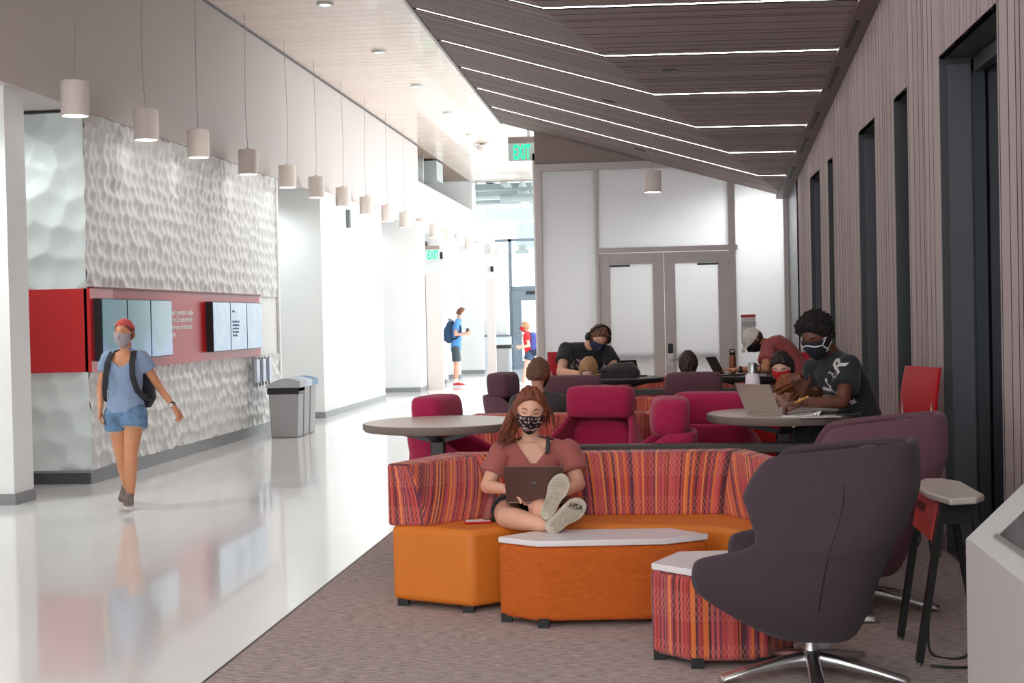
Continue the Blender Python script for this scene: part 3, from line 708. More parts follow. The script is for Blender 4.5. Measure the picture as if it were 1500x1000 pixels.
# coffee table ottoman
ot = thing('coffee_table', 'long orange upholstered coffee table with white hexagonal top', 'table')
top = [(-.885, 7.03), (-.665, 6.885), (-.02, 6.95), (.20, 7.10), (.01, 7.30), (-.68, 7.255)]
cx, cy = -.34, 7.09
def inset(poly, k, c): return [(c[0]+(x-c[0])*k, c[1]+(y-c[1])*k) for x, y in poly]
MB().prism(top, .415, .445).build('table_top', M_lam, ot, bevel=.004)
MB().prism(inset(top, 1.012, (cx, cy)), .032, .413).build('upholstered_base', M_orange2, ot, bevel=.03, seg=4)
for p in inset(top, .93, (cx, cy)): MB().box((p[0]-.028, p[1]-.028, .003), (p[0]+.028, p[1]+.028, .05)).build('foot', M_blk, ot)
ot2 = thing('side_table', 'striped hexagonal side table with white top beside the dark wing chair', 'table')
t2 = [(-.085, 6.27), (.10, 6.10), (.42, 6.13), (.56, 6.36), (.38, 6.62), (.04, 6.575)]
MB().prism(t2, .415, .445).build('table_top', M_lam, ot2, bevel=.004)
MB().prism(inset(t2, 1.03, (.24, 6.35)), .032, .413).build('upholstered_base', M_striped, ot2, bevel=.03, seg=4)
for p in inset(t2, .9, (.24, 6.35)): MB().box((p[0]-.028, p[1]-.028, .003), (p[0]+.028, p[1]+.028, .05)).build('foot', M_blk, ot2)
ph = thing('phone', 'red smartphone lying on the orange sofa seat', 'phone', (*onz(700, 765, .452).xy, .452), .2)
MB().box((-.075, -.04, 0), (.075, .04, .011)).build('case', M_red, ph, bevel=.004)
MB().box((-.068, -.034, .011), (.068, .034, .0125)).build('screen', M_lgrey, ph)

# wing chairs
PROF = [(.175, .50, .74), (.19, .44, .80), (.235, .36, .84), (.30, .25, .865), (.36, .155, .885), (.41, .095, .90), (.44, .085, .91), (.48, .083, .92), (.53, .092, .935), (.552, .11, .94), (.568, .17, .945), (.585, .27, .95), (.602, .345, .958), (.62, .385, .965), (.64, .395, .975), (.667, .392, .985), (.714, .372, 1.003), (.779, .343, 1.028), (.81, .328, 1.038), (.835, .324, 1.042), (.86, .328, 1.044), (.93, .352, 1.045), (.985, .385, 1.043), (1.012, .402, 1.04), (1.032, .425, 1.03), (1.040, .45, 1.0)]
def sm01(x): x = max(0, min(1, x)); return x*x*(3-2*x)
def hw(z):
    pts = [(.175, .13), (.19, .18), (.235, .25), (.30, .31), (.36, .345), (.42, .365), (.5, .375), (.6, .37), (.7, .35), (.8, .32), (.9, .27), (1.04, .215)]
    for (a, wa), (b_, wb) in zip(pts, pts[1:]):
        if z <= b_: return wa+(wb-wa)*(z-a)/(b_-a)
    return .215
def wing_chair(m, label, group, x, y, rz, sc=1.0, seatm=None, mid=False):
    t = thing('wing_chair', label, 'armchair', (x, y, .003), rz, group); t.scale = (sc, sc, sc)
    mb = MB(); n = 30
    prof = PROF
    if mid: prof = [q for q in PROF if q[0] < .61]+[(.64, .42, .945), (.70, .55, .955), (.76, .66, .965), (.80, .72, .97), (.83, .76, .97)]
    for (z, uf, ub) in prof:
        for j in range(n+1):
            a = -pi/2+pi*j/n; e = .5
            yy_ = (hw(z) if not mid or z < .6 else hw(.6)-(z-.6)*.5)*abs(sin(a))**e*(1 if a > 0 else -1); ca = abs(cos(a))**e; u = uf+(ub-uf)*ca
            zz = z if z < .8 or mid else .8+(z-.8)*(.74+.26*ca)
            mb.v.append(((u-.59)*(.88 if u < .59 else .88+.14*sm01((z-.3)/.4)), yy_, zz))
    for i in range(len(prof)-1):
        for j in range(n):
            a = i*(n+1)+j; mb.face((a, a+1, a+n+2, a+n+1))
    me = mb.mesh('shell'); o = put(me, 'shell', m, t)
    so = o.modifiers.new('s', 'SOLIDIFY'); so.thickness = .045; so.offset = -1
    su = o.modifiers.new('u', 'SUBSURF'); su.levels = 1; su.render_levels = 1
    for p_ in me.polygons: p_.use_smooth = True
    MB().loft([((0.04, 0, .24), (1, 0, 0), (0, 1, 0), .2, .12), ((.0, 0, .33), (1, 0, 0), (0, 1, 0), .27, .25), ((-.06, 0, .42), (1, 0, 0), (0, 1, 0), .33, .29), ((-.06, 0, .45), (1, 0, 0), (0, 1, 0), .30, .27)], power=3).build('seat_cushion', seatm or m, t, smooth=180, sub=1)
    MB().loft([((.20, 0, .44), (0, 1, 0), (1, 0, 0), .23, .05), ((.225, 0, .6), (0, 1, 0), (1, 0, 0), .24, .05), ((.25, 0, .8), (0, 1, 0), (1, 0, 0), .22, .045)], power=3).build('back_cushion', seatm or m, t, smooth=180, sub=1)
    if mid:
        MB().loft([((.20, 0, .795), (0, 1, 0), (1, 0, 0), .23, .085), ((.20, 0, .81), (0, 1, 0), (1, 0, 0), .262, .125), ((.205, 0, .92), (0, 1, 0), (1, 0, 0), .268, .13), ((.215, 0, 1.02), (0, 1, 0), (1, 0, 0), .265, .125), ((.22, 0, 1.045), (0, 1, 0), (1, 0, 0), .23, .09)], power=4).build('headrest', m, t, smooth=180, sub=1)
    else:
        MB().loft([((.25, 0, .82), (0, 1, 0), (1, 0, 0), .17, .03), ((.235, 0, .835), (0, 1, 0), (1, 0, 0), .20, .055), ((.235, 0, .92), (0, 1, 0), (1, 0, 0), .205, .06), ((.245, 0, .98), (0, 1, 0), (1, 0, 0), .2, .05), ((.25, 0, 1.0), (0, 1, 0), (1, 0, 0), .17, .03)], power=4).build('headrest', seatm or m, t, smooth=180, sub=1)
        for s_ in (-1, 1):
            sp = []
            for z in (.87, .8, .74, .68, .62, .56, .5, .45, .40, .36):
                k = next(i for i in range(len(PROF)-1) if PROF[i+1][0] >= z); f = (z-PROF[k][0])/(PROF[k+1][0]-PROF[k][0])
                uf = PROF[k][1]+(PROF[k+1][1]-PROF[k][1])*f; ub = PROF[k][2]+(PROF[k+1][2]-PROF[k][2])*f
                ut = ub-.27+(.87-z)*.14; c4 = ((ut-uf)/(ub-uf))**4; sp.append(((ut-.59)*(.88 if ut < .59 else .88+.14*sm01((z-.3)/.4)), s_*(hw(z)*(1-c4)**.25+.0), z if z < .8 else .8+(z-.8)*.95))
            MB().tube(sp, .0028, 6).build('seam', M_blk, t, smooth=60)
    MB().lathe([(.035, .09), (.032, .12), (.028, .14), (.028, .24)], n=20).build('column', M_chrome, t, smooth=40)
    MB().lathe([(.02, .04), (.045, .05), (.05, .10), (.035, .12)], n=20).build('hub', M_chrome, t, smooth=40)
    for k in range(5):
        a = radians(197+72*k)-rz; dx, dy = cos(a), sin(a)
        lg = MB(); px, py = -dy, dx; rings = []
        for f, w_, z0, z1 in ((0, .028, .045, .115), (.25, .028, .05, .10), (.7, .034, .03, .062), (.97, .038, .012, .036), (1.0, .032, .008, .026)):
            r_ = .02+.39*f; rings.append(((dx*r_, dy*r_, (z0+z1)/2), (px, py, 0), (0, 0, 1), w_, (z1-z0)/2))
        lg.loft(rings, n=12, power=3).build('leg', M_chrome, t, smooth=60)
    return t
wing_chair(M_purple, 'dark aubergine wing chair with polished star base nearest the camera', 'dark wing chairs', .60, 5.98, radians(-15))
wing_chair(M_purple2, 'plum wing chair directly behind the nearest dark wing chair', 'dark wing chairs', 1.0, 7.42, radians(-5), seatm=M_purple)

# tall power stand
ps = thing('power_stand', 'narrow pale topped stand with red power panel and black splayed legs', 'side table', (1.26, 6.42, 0))
MB().prism([(-.115, -.18), (-.06, -.40), (.06, -.36), (.115, -.26), (.115, .22), (.05, .34), (-.03, .34), (-.115, .16)], .735, .765).build('table_top', mat('pale_wood_top', (206, 194, 186), .4, nscale=10, namt=.04), ps, bevel=.008)
MB().hexa([(-.115, -.23, .56), (-.105, -.23, .56), (-.105, .2, .56), (-.115, .2, .56), (-.085, -.23, .725), (-.075, -.23, .725), (-.075, .2, .725), (-.085, .2, .725)]).build('power_panel', mat('red_power_panel', (198, 66, 60), .4), ps)
ol = MB()
for k in range(6): ol.box((-.108, -.02+k*.028, .655), (-.093, -.002+k*.028, .69))
tag(ol.build('outlet_strip', mat('outlet_dark', (110, 40, 40), .4), ps), 'row of small sockets')
for (x0, y0, x1, y1) in ((-.06, -.25, -.17, -.235), (-.06, .24, -.17, .25), (.06, -.25, .19, -.24), (.06, .24, .19, .25)):
    MB().bar((x0, y0, .735), (x1, y1, .02), .028, .05, up=(0, 1, 0)).build('leg', M_blk, ps)
    MB().lathe([(.014, 0.003), (.014, .022)], c=(x1, y1, 0), n=12).build('foot', M_satin, ps)
MB().bar((-.07, -.25, .68), (.07, -.25, .68), .02, .09).build('crossbar', M_blk, ps)
MB().bar((-.07, .245, .68), (.07, .245, .68), .02, .09).build('crossbar', M_blk, ps)
def cable(pts, label, r=.006):
    P_ = [Vector(p) for p in pts]; out = []
    for i in range(len(P_)-1):
        p0, p1, p2, p3 = P_[max(i-1, 0)], P_[i], P_[i+1], P_[min(i+2, len(P_)-1)]
        for k in range(8):
            t_ = k/8; out.append(.5*((2*p1)+(p2-p0)*t_+(2*p0-5*p1+4*p2-p3)*t_*t_+(3*p1-p0-3*p2+p3)*t_**3))
    out.append(P_[-1])
    return tag(MB().tube(out, r, 8).build('power_cable', M_blk, smooth=60), label, 'cable')
cable([(1.19, 6.45, .56), (1.2, 6.44, .35), (1.17, 6.4, .12), (1.18, 6.35, .012), (1.3, 6.3, .01), (1.42, 6.55, .01), (1.55, 6.5, .01), (1.45, 6.35, .01), (1.6, 6.3, .01)], 'black cable looping on the carpet under the power stand')
cable([(1.13, 6.15, .012), (1.25, 6.13, .01), (1.4, 6.16, .01), (1.6, 6.1, .01)], 'straight black cable on the carpet from the stand foot')
cable([(1.74, 9.8, .5), (1.70, 9.6, .2), (1.66, 9.35, .015), (1.5, 9.1, .01), (1.4, 9.0, .01), (1.2, 8.75, .01)], 'thin black cable hanging at the plank wall behind the stand')
tag(MB().box((.60, 6.32, .003), (.72, 6.42, .5)).build('table_leg', M_lgrey), 'pale grey upright behind the star base of the nearest chair', 'post')

# touch kiosk in the right corner
kq = thing('touch_kiosk', 'grey angular information kiosk cut by the right edge', 'kiosk', (.78, 2.3, 0))
m = MB(); y0, y1 = 0, 1.42
prof = [(0, 0), (1.0, 0), (1.0, 1.35), (.34, 1.30), (0, .97)]
nn = len(m.v)
for y_ in (y0, y1):
    for (x, z) in prof: m.v.append((x, y_, z))
m.face([nn+i for i in range(5)]); m.face([nn+5+i for i in range(5)][::-1])
for i in range(5): j = (i+1) % 5; m.face((nn+i, nn+j, nn+5+j, nn+5+i))
m.build('body', mat('kiosk_grey', (186, 182, 182), .4, nscale=300, namt=.04), kq, bevel=.004)
ux, uz = .34/.474, .33/.474
def kp(s_, y_, h_): return (ux*s_-uz*h_, y_, .97+uz*s_+ux*h_)
sc_ = MB(); sc_.hexa([kp(.055, .12, .0), kp(.43, .12, .0), kp(.43, 1.22, .0), kp(.055, 1.22, .0), kp(.055, .12, .003), kp(.43, .12, .003), kp(.43, 1.22, .003), kp(.055, 1.22, .003)])
sc_.build('touch_screen', mat('kiosk_screen', (30, 28, 30), .08, spec=.8), kq)
fr = MB()
for (a0, a1, b0, b1) in ((.045, .058, .1, 1.24), (.427, .44, .1, 1.24)): fr.hexa([kp(a0, b0, 0), kp(a1, b0, 0), kp(a1, b1, 0), kp(a0, b1, 0), kp(a0, b0, .006), kp(a1, b0, .006), kp(a1, b1, .006), kp(a0, b1, .006)])
fr.build('screen_bezel', M_satin, kq)

# round counter-height tables
def round_table(x, y, z, r, label, edge=M_edge, topm=M_tabtop, off=0, pw=.045):
    t = thing('round_table', label, 'table', (x, y, 0))
    MB().lathe([(r-.012, z-.05), (r, z-.035), (r, z-.004), (r-.006, z)], n=72).build('table_edge', edge, t, smooth=40)
    MB().lathe([(r-.008, z-.002), (r-.010, z+.0015)], n=72).build('table_top', topm, t)
    MB().box((off-pw, -pw, .02), (off+pw, pw, z-.12)).build('post', M_dk, t, bevel=.008)
    for s_ in (-1, 1):
        MB().bar((off, s_*.0, z-.13), (off+s_*.3, 0, z-.055), .06, .03).build('bracket', M_dk, t)
    MB().bar((off, 0, z-.13), (off, -.3, z-.055), .06, .03).build('bracket', M_dk, t)
    MB().lathe([(.3, 0.003), (.3, .015), (.05, .03)], n=40, c=(off, 0, 0)).build('base_plate', M_dk, t, smooth=40)
    return t
lt = at(648, 617, 8.75); round_table(lt.x, 8.75, lt.z, .515, 'round pale table on one dark post at the left behind the sofa', off=-.03)
rt = at(1147, 604, 8.85); round_table(rt.x, 8.85, rt.z, .485, 'round pale table at the right holding the open silver laptop')
TR = rt.z
# dark rail tables behind the sofas
def rail(x0, x1, y, z, label, d=.32):
    t = thing('console_table', label, 'table', ((x0+x1)/2, y, 0)); h = (x1-x0)/2
    MB().box((-h, -d/2, z-.055), (h, d/2, z)).build('table_top', mat('dark_rail', (74, 66, 66), .45), t, bevel=.006)
    for s_ in (-1, 1): MB().box((s_*(h-.1)-.03, -d/2+.04, .003), (s_*(h-.1)+.03, d/2-.04, z-.055)).build('leg', M_dk, t)
    return t
q0 = at(800, 662, 8.45); q1 = at(1190, 650, 8.45); rail(q0.x-.1, q1.x+.15, 8.50, q1.z+.005, 'long low dark console table right behind the curved sofa', .12)
q0 = at(905, 570, 13.85); q1 = at(990, 569, 13.85); rail(q0.x, 1.0, 13.85, q1.z, 'dark console table between the two far striped sofas', .2)

# striped sofas further back
def block_sofa(name, label, poly_back, z, m, seat=None, seatz=.43, seatm=M_orange):
    t = thing(name, label, 'sofa', (0, 0, 0))
    MB().prism(poly_back, .04, z).build('backrest', m, t, bevel=.02, seg=3)
    if seat: MB().prism(seat, .04, seatz).build('seat', seatm, t, bevel=.02, seg=3)
    return t
def px(x, Y_): return at(x, 600, Y_).x
z1 = at(760, 607, 11.0).z
block_sofa('bench_sofa', 'striped sofa seen from behind in the middle of the lounge', [(px(690, 11), 11.0), (px(1005, 11), 11.0), (px(1005, 11), 11.22), (px(690, 11), 11.22)], z1, M_striped2,
           [(px(690, 11), 11.23), (px(1005, 11), 11.23), (px(1005, 11), 11.62), (px(690, 11), 11.62)])
z2 = at(930, 583, 12.05).z
block_sofa('bench_sofa', 'striped sofa facing the camera behind the magenta chairs', [(-.62, 12.05), (.78, 12.05), (.78, 12.22), (-.62, 12.22)], z2, M_striped2,
           [(-.62, 11.66), (.78, 11.66), (.78, 12.045), (-.62, 12.045)], seatm=M_striped2)
z3 = at(960, 553, 16.5).z
block_sofa('bench_sofa', 'farthest striped sofa beyond the dark console table', [(px(890, 16.5), 16.5), (px(1100, 16.5), 16.5), (px(1100, 16.5), 16.8), (px(890, 16.5), 16.8)], z3, M_striped2)
# lounge chairs in the middle
def mid_chair(X_, Y_, m, label, group, deg): return wing_chair(m, label, group, X_, Y_, radians(deg), mid=True)
mid_chair(-.56, 10.35, M_mag, 'magenta wing chair facing the camera in the middle of the lounge', 'magenta wing chairs', 75)
mid_chair(.33, 9.72, M_mag, 'magenta wing chair with its back to the camera beside the round laptop table', 'magenta wing chairs', -97)
mid_chair(-.19, 8.98, M_mag, 'magenta wing chair at the center turned to the side, just behind the dark console', 'magenta wing chairs', 2)
mid_chair(-1.42, 9.55, M_mag, 'magenta wing chair behind the left round table', 'magenta wing chairs', 168)
mid_chair(-1.40, 13.4, M_purple2, 'plum wing chair beside the person seen from behind', 'plum wing chairs', 172)
mid_chair(-.85, 12.75, M_purple2, 'plum wing chair in front of the person in headphones', 'plum wing chairs', -92)
mid_chair(.27, 13.0, M_purple2, 'plum wing chair in front of the person in maroon seen from behind', 'plum wing chairs', -94)
mid_chair(1.05, 15.9, M_purple2, 'plum wing chair half hidden behind the person in the cap', 'plum wing chairs', 10)
# red plastic chairs
def red_chair(x, y, zt, rz, label, w_=.22):
    t = thing('counter_chair', label, 'chair', (x, y, .003), rz, 'red counter chairs')
    zs_ = zt-.46
    MB().loft([((0, .20, zs_+.10), (1, 0, 0), (0, 1, 0), w_, .012), ((0, .22, zs_+.3), (1, 0, 0), (0, 1, 0), w_*1.02, .013), ((0, .25, zt), (1, 0, 0), (0, 1, 0), w_*.98, .012)], power=6, n=32).build('backrest', M_red, t, smooth=50)
    MB().box((-w_, -.22, zs_), (w_, .2, zs_+.03)).build('seat', M_red, t, bevel=.012)
    for sx in (-1, 1):
        for sy in (-1, 1): MB().tube([(sx*.17, sy*.16, zs_), (sx*.22, sy*.22, 0)], .012, 8).build('leg', M_satin, t, smooth=60)
        MB().tube([(sx*.17, .17, zs_), (sx*.18, .215, zs_+.25)], .012, 8).build('back_support', M_satin, t, smooth=60)
    return t
q = at(1292, 537, 9.3); red_chair(q.x, 9.05, q.z, radians(-70), 'red plastic chair behind the person writing in black')
q = at(828, 519, 15.0); red_chair(q.x+.05, 15.1, q.z+.02, radians(15), 'red plastic chair behind the person in headphones')
q = at(1187, 517, 15.2); red_chair(q.x-.07, 15.2, q.z, radians(-20), 'red plastic chair behind the person in the coral shirt')
# far tables
q = at(890, 553, 14.5); t = round_table(q.x+.1, 14.5, q.z, .5, 'dark round table under the backpack and small laptop', topm=mat('dark_top', (104, 94, 92), .4), edge=M_dk)
TH_ = q.z
q = at(1085, 549, 14.6); t = round_table(q.x+.1, 14.6, q.z, .5, 'dark round table where the person in the cap leans', topm=mat('dark_top', (104, 94, 92), .4), edge=M_dk)
TC_ = q.z
# red ottoman seen under the right table
q = at(1110, 612, 9.9); o = thing('red_ottoman', 'ribbed red ottoman behind the post of the right round table', 'ottoman', (q.x, 9.9, 0))
MB().box((-.22, -.2, .04), (.22, .2, q.z)).build('body', mat('red_fabric', (204, 28, 30), .8, nscale=8, namt=.2, stretch=(1, 1, 14)), o, bevel=.02, seg=3)
# ================================================================== PEOPLE
V = Vector
def fuse(mb, name, voxel=.007, smooth=3, disp=0, dscale=.05):
    me = mb.mesh('tmp'); b = bmesh.new(); b.from_mesh(me); bmesh.ops.recalc_face_normals(b, faces=b.faces); b.to_mesh(me); b.free()
    o = bpy.data.objects.new('tmp', me); col.objects.link(o)
    r = o.modifiers.new('r', 'REMESH'); r.mode = 'VOXEL'; r.voxel_size = voxel
    if smooth:
        s = o.modifiers.new('s', 'SMOOTH'); s.iterations = smooth; s.factor = .5
    dg = bpy.context.evaluated_depsgraph_get(); out = bpy.data.meshes.new_from_object(o.evaluated_get(dg)); out.name = name
    bpy.data.objects.remove(o)
    if disp:
        for v in out.vertices:
            n = noise.noise(v.co/dscale); v.co += v.normal*disp*n
    return out
def rotm(yaw, pitch=0, roll=0):
    """head frame: faces -Y at yaw 0 (towards the camera), +yaw turns to picture right, +pitch nods down"""
    return Matrix.Rotation(radians(yaw), 3, 'Z') @ Matrix.Rotation(radians(pitch), 3, 'X') @ Matrix.Rotation(radians(roll), 3, 'Y')
def g(x, s): return math.exp(-(x/s)**2)
def hr(d, face=True):
    x, y, z = d
    a, b, c = .074, .096, .116
    if z < 0: a *= 1-.20*min(1, (-z))**1.5; 
    r = 1/sqrt((x/a)**2+(y/b)**2+(z/c)**2)
    if y < 0 and face:
        p = d*r; X, Z_ = p.x, p.z
        r += .020*g(X, .010)*g(Z_+.020, .016)+.009*g(X, .007)*g(Z_-.006, .02)      # nose
        r -= .007*(g(X-.031, .016)+g(X+.031, .016))*g(Z_-.014, .013)                # sockets
        r += .004*g(Z_-.034, .010)*g(X, .05)                                       # brow
        r += .004*g(X, .02)*g(Z_+.058, .008)+.003*g(X, .018)*g(Z_+.070, .006)       # lips
        r += .008*g(X, .022)*g(Z_+.098, .016)                                      # chin
        r += .003*(g(X-.045, .02)+g(X+.045, .02))*g(Z_+.02, .02)                    # cheeks
    if z < -.2 and y > 0: r *= 1-.22*min(1, (-z-.2)*1.4)
    return r
def sphere_map(fn, nu=56, nv=40):
    v = []; f = []
    for i in range(nv+1):
        t = pi*i/nv
        for j in range(nu):
            a = 2*pi*j/nu; d = V((sin(t)*cos(a), sin(t)*sin(a), cos(t))); v.append(d*fn(d))
    for i in range(nv):
        for j in range(nu):
            a = i*nu+j; b = i*nu+(j+1) % nu; f.append((a, a+nu, b+nu, b))
    return v, f
def add_mapped(mb, c, M3, s, fn, nu=56, nv=40, mi=None):
    v, f = sphere_map(fn, nu, nv); b0 = len(mb.v)
    mb.v += [tuple(V(c)+M3 @ (p*s)) for p in v]; mb.f += [tuple(q+b0 for q in t) for t in f]
def add_head(mb, c, M3, s=1):
    add_mapped(mb, c, M3, s, hr)
    for sx in (-1, 1):
        m = MB(); e = V(c)+M3 @ V((sx*.076, .008, -.004))*s
        mb.ell(e, (.008*s, .016*s, .029*s), M3 @ Matrix.Rotation(sx*radians(20), 3, 'Z'), 10, 8)
        mb.ell(V(c)+M3 @ V((sx*.084, .016, .004))*s, (.005*s, .013*s, .022*s), M3 @ Matrix.Rotation(sx*radians(25), 3, 'Z'), 10, 8)
def sm(a, b, x):
    t = max(0, min(1, (x-a)/(b-a))); return t*t*(3-2*t)
def hair_mesh(c, M3, s, kind, thick, noise_a=.006, nscale=.02, front=.66, low=-.35):
    """closed hair volume that hugs the skull and dives under the skin over the face"""
    def fn(d):
        x, y, z = d; base = hr(d, False)
        fl = front+.10-.55*x*x; face = sm(.05, -.25, y+abs(x)*.25)*sm(fl+.07, fl-.05, z)       # in front and below the hairline
        lowm = sm(low-.02, low-.25, z)
        m = 1-max(face, lowm)
        if kind == 'long': m = 1-face
        n = noise.noise(d*(1/nscale)*.1)
        st = noise.noise(V((atan2(x, y)*9, z*1.6, 3)))
        t = thick
        t *= .35+.65*sm(-.95, -.45, y) if kind != 'afro' else 1
        if kind == 'afro': t = thick*(.30+.80*sm(.0, .6, z))*(1-.25*abs(x))+.010*noise.noise(d*11)
        return base*(1-.10*(1-m))+m*(t+noise_a*n+noise_a*.7*st)
    mb = MB(); add_mapped(mb, c, M3, s, fn, 96, 64)
    if kind == 'afro':
        rnd = random.Random(3)
        for _ in range(900):
            d = V((rnd.gauss(0, 1), rnd.gauss(0, 1), rnd.gauss(0, 1))).normalized(); r_ = fn(d)
            if r_ > hr(d, False)+.007: q_ = rnd.uniform(.005, .009)*s; mb.ell(V(c)+M3 @ (d*(r_-.001)*s), (q_, q_, q_), None, 6, 4)
    return mb
def mask_mesh(c, M3, s, z0=-.103, z1=.012, wide=.064, out=.009):
    def fn(d):
        r = hr(d, True); p = d*hr(d, False); m = 0
        if d.y < 0:
            zz = p.z; xx = abs(p.x)
            m = sm(z0-.012, z0+.004, zz)*sm(z1+.004, z1-.006, zz-(.010*g(p.x, .02)))*sm(wide+.012, wide-.004, xx+max(0, -.02-zz)*.15)
        base = max(hr(d, False), r)
        bul = .010*g(p.x, .03)*g(p.z+.045, .04)
        return base*.93*(1-m)+m*(base+out+bul)
    mb = MB(); add_mapped(mb, c, M3, s, fn, 120, 90); return mb
def loops(c, M3, s, r=.0016):
    mb = MB()
    for sx in (-1, 1):
        P = [V((sx*.060, -.066, .000)), V((sx*.076, -.03, .018)), V((sx*.085, .006, .026)), V((sx*.083, .026, .0)), V((sx*.08, .01, -.03)), V((sx*.066, -.045, -.066))]
        mb.tube([tuple(V(c)+M3 @ p*s) for p in P], r*s, 6)
    return mb
def feat(mbk, c, M3, s, kind):
    for sx in (-1, 1):
        if kind == 'brow': P = [(-.046, .033), (-.036, .039), (-.024, .039), (-.014, .034)]; r = [.0012, .0026, .003, .0018]
        else: P = [(-.045, .0165), (-.038, .0130), (-.031, .0115), (-.024, .0125), (-.018, .0155)]; r = [.0008, .0018, .0022, .0018, .0008]
        pts = []
        for x, z in P:
            d = V((sx*x*1.0, -.09, z)).normalized(); rr = hr(d)
            for _ in range(3):
                rr = hr(d); d = V((sx*x, -sqrt(max(1e-6, rr*rr-x*x-z*z)), z)).normalized()
            pts.append(tuple(V(c)+M3 @ (d*(hr(d)+.0012))*s))
        mbk.tube(pts, [q*s for q in r], 6)
def hand(mb, w, d, n, side=1, curl=35, s=1.0, spread=0.0):
    """palm, four unequal bent fingers and a thumb leaving the palm side; d along the hand, n out of the palm"""
    w, d, n = V(w), V(d).normalized(), V(n); n = (n-d*n.dot(d)).normalized(); t = d.cross(n)*side
    L = .088*s
    mb.loft([(w-d*.01*s, t, n, .027*s, .020*s), (w+d*.02*s, t, n, .034*s, .017*s), (w+d*.06*s, t, n, .041*s, .015*s), (w+d*L, t, n, .040*s, .012*s), (w+d*(L+.006*s), t, n, .034*s, .008*s)], 16, 2.6)
    for k, (o, ln) in enumerate(((.031, .072), (.0105, .080), (-.010, .074), (-.030, .058))):
        p = w+d*(L-.006*s)+t*o*s; a = 0; lat = t*(o*spread*8)
        for q, fr in enumerate((.45, .32, .23)):
            a += radians(curl*(.6, 1.0, .8)[q]*(1+.08*k)); dd = (d*cos(a)+n*sin(a)+lat).normalized()
            e = p+dd*ln*fr*s; mb.cap2(p, e, (.0095-.0008*q)*s, (.0088-.0009*q)*s, 10); p = e
    p = w+d*.022*s+t*.030*s; dd = (d*.62+t*.72+n*.28).normalized()
    for q, ln in enumerate((.040, .032, .026)):
        e = p+dd*ln*s; mb.cap2(p, e, (.0125-.0015*q)*s, (.011-.0015*q)*s, 10); p = e; dd = (dd*.9+d*.35-t*.12+n*.1).normalized()
SK = {}
def skin(name, c, dark=.1):
    m = mat(name, c, .5, nscale=7, namt=dark, bump=.06, bscale=90); m.node_tree.nodes['Principled BSDF'].inputs['Subsurface Weight'].default_value = .12
    m.node_tree.nodes['Principled BSDF'].inputs['Subsurface Radius'].default_value = (.012, .005, .003); return m
def hairmat(name, c): return mat(name, c, .5, nscale=9, namt=.35, bump=.6, bscale=22, stretch=(7, 7, 1.0))
def cloth(name, c, n=.06): return mat(name, c, .9, nscale=11, namt=n, bump=.55, bscale=7, sheen=.15)

def dirs(J):
    up = (J['nk']-J['pl']).normalized(); r1 = (J['rs']-J['ls']).normalized(); r0 = (J['rh']-J['lh']).normalized()
    return up, r0, r1
def torso(mb, J, W, g_=0.0, top=True, bottom=True, hemz=None, belly=0, chest=0):
    up, r0, r1 = dirs(J); pl, nk = J['pl'], J['nk']
    def fwd(r, u): return u.cross(r).normalized() if not J.get('flip') else -u.cross(r).normalized()
    sh = (J['ls']+J['rs'])/2; sw = (J['rs']-J['ls']).length/2
    mid = J.get('mid', (pl+sh)/2)
    def bez(t): return pl*(1-t)**2+mid*2*t*(1-t)+sh*t*t+((pl+sh)/2-mid)*0
    R_ = []
    u0 = (mid-pl).normalized(); u1 = (sh-mid).normalized()
    spec = [(-.10, .80, .75), (0, 1.0, 1.0), (.18, .97, .98), (.40, .86, .92+belly), (.62, .93, .98+chest*.6), (.80, 1.02, 1.03+chest), (.95, 1.02, .86), (1.05, .80, .62)]
    if not bottom: spec = spec[2:]
    if hemz is not None: spec = [(hemz, 1.03, 1.04)]+[q for q in spec if q[0] > hemz+.05]
    for t, kw, kd in spec:
        r = r0.lerp(r1, max(0, min(1, t))).normalized(); u = u0.lerp(u1, max(0, min(1, t))).normalized(); y = u.cross(r).normalized()
        c = bez(t) if 0 <= t <= 1 else (pl+u0*(t*(sh-pl).length) if t < 0 else sh+u1*((t-1)*(sh-pl).length))
        ww = W[0]*(1-t)+W[1]*t if t >= 0 else W[0]
        R_.append((c, r, y, ww*kw+g_, W[2]*kd+g_))
    n_up = (nk-sh).normalized() if (nk-sh).length > .01 else u1
    R_.append((nk-n_up*.012, r1, n_up.cross(r1), .070+g_, .062+g_))
    mb.loft(R_, 28, 2.3)
    for k in ('ls', 'rs'): mb.ell(J[k], (W[3]+g_*.7,)*3, None, 14, 10)
    for k in ('ls', 'rs'): mb.cap2(J[k], nk-n_up*.02, W[3]*.9+g_, .052+g_)
def flat(mb, p, q, r1, r2, n=18): mb.tube([V(p)+(V(q)-V(p)).normalized()*-.01, V(p).lerp(V(q), .5), V(q)], [r1, (r1+r2)/2, r2], n)
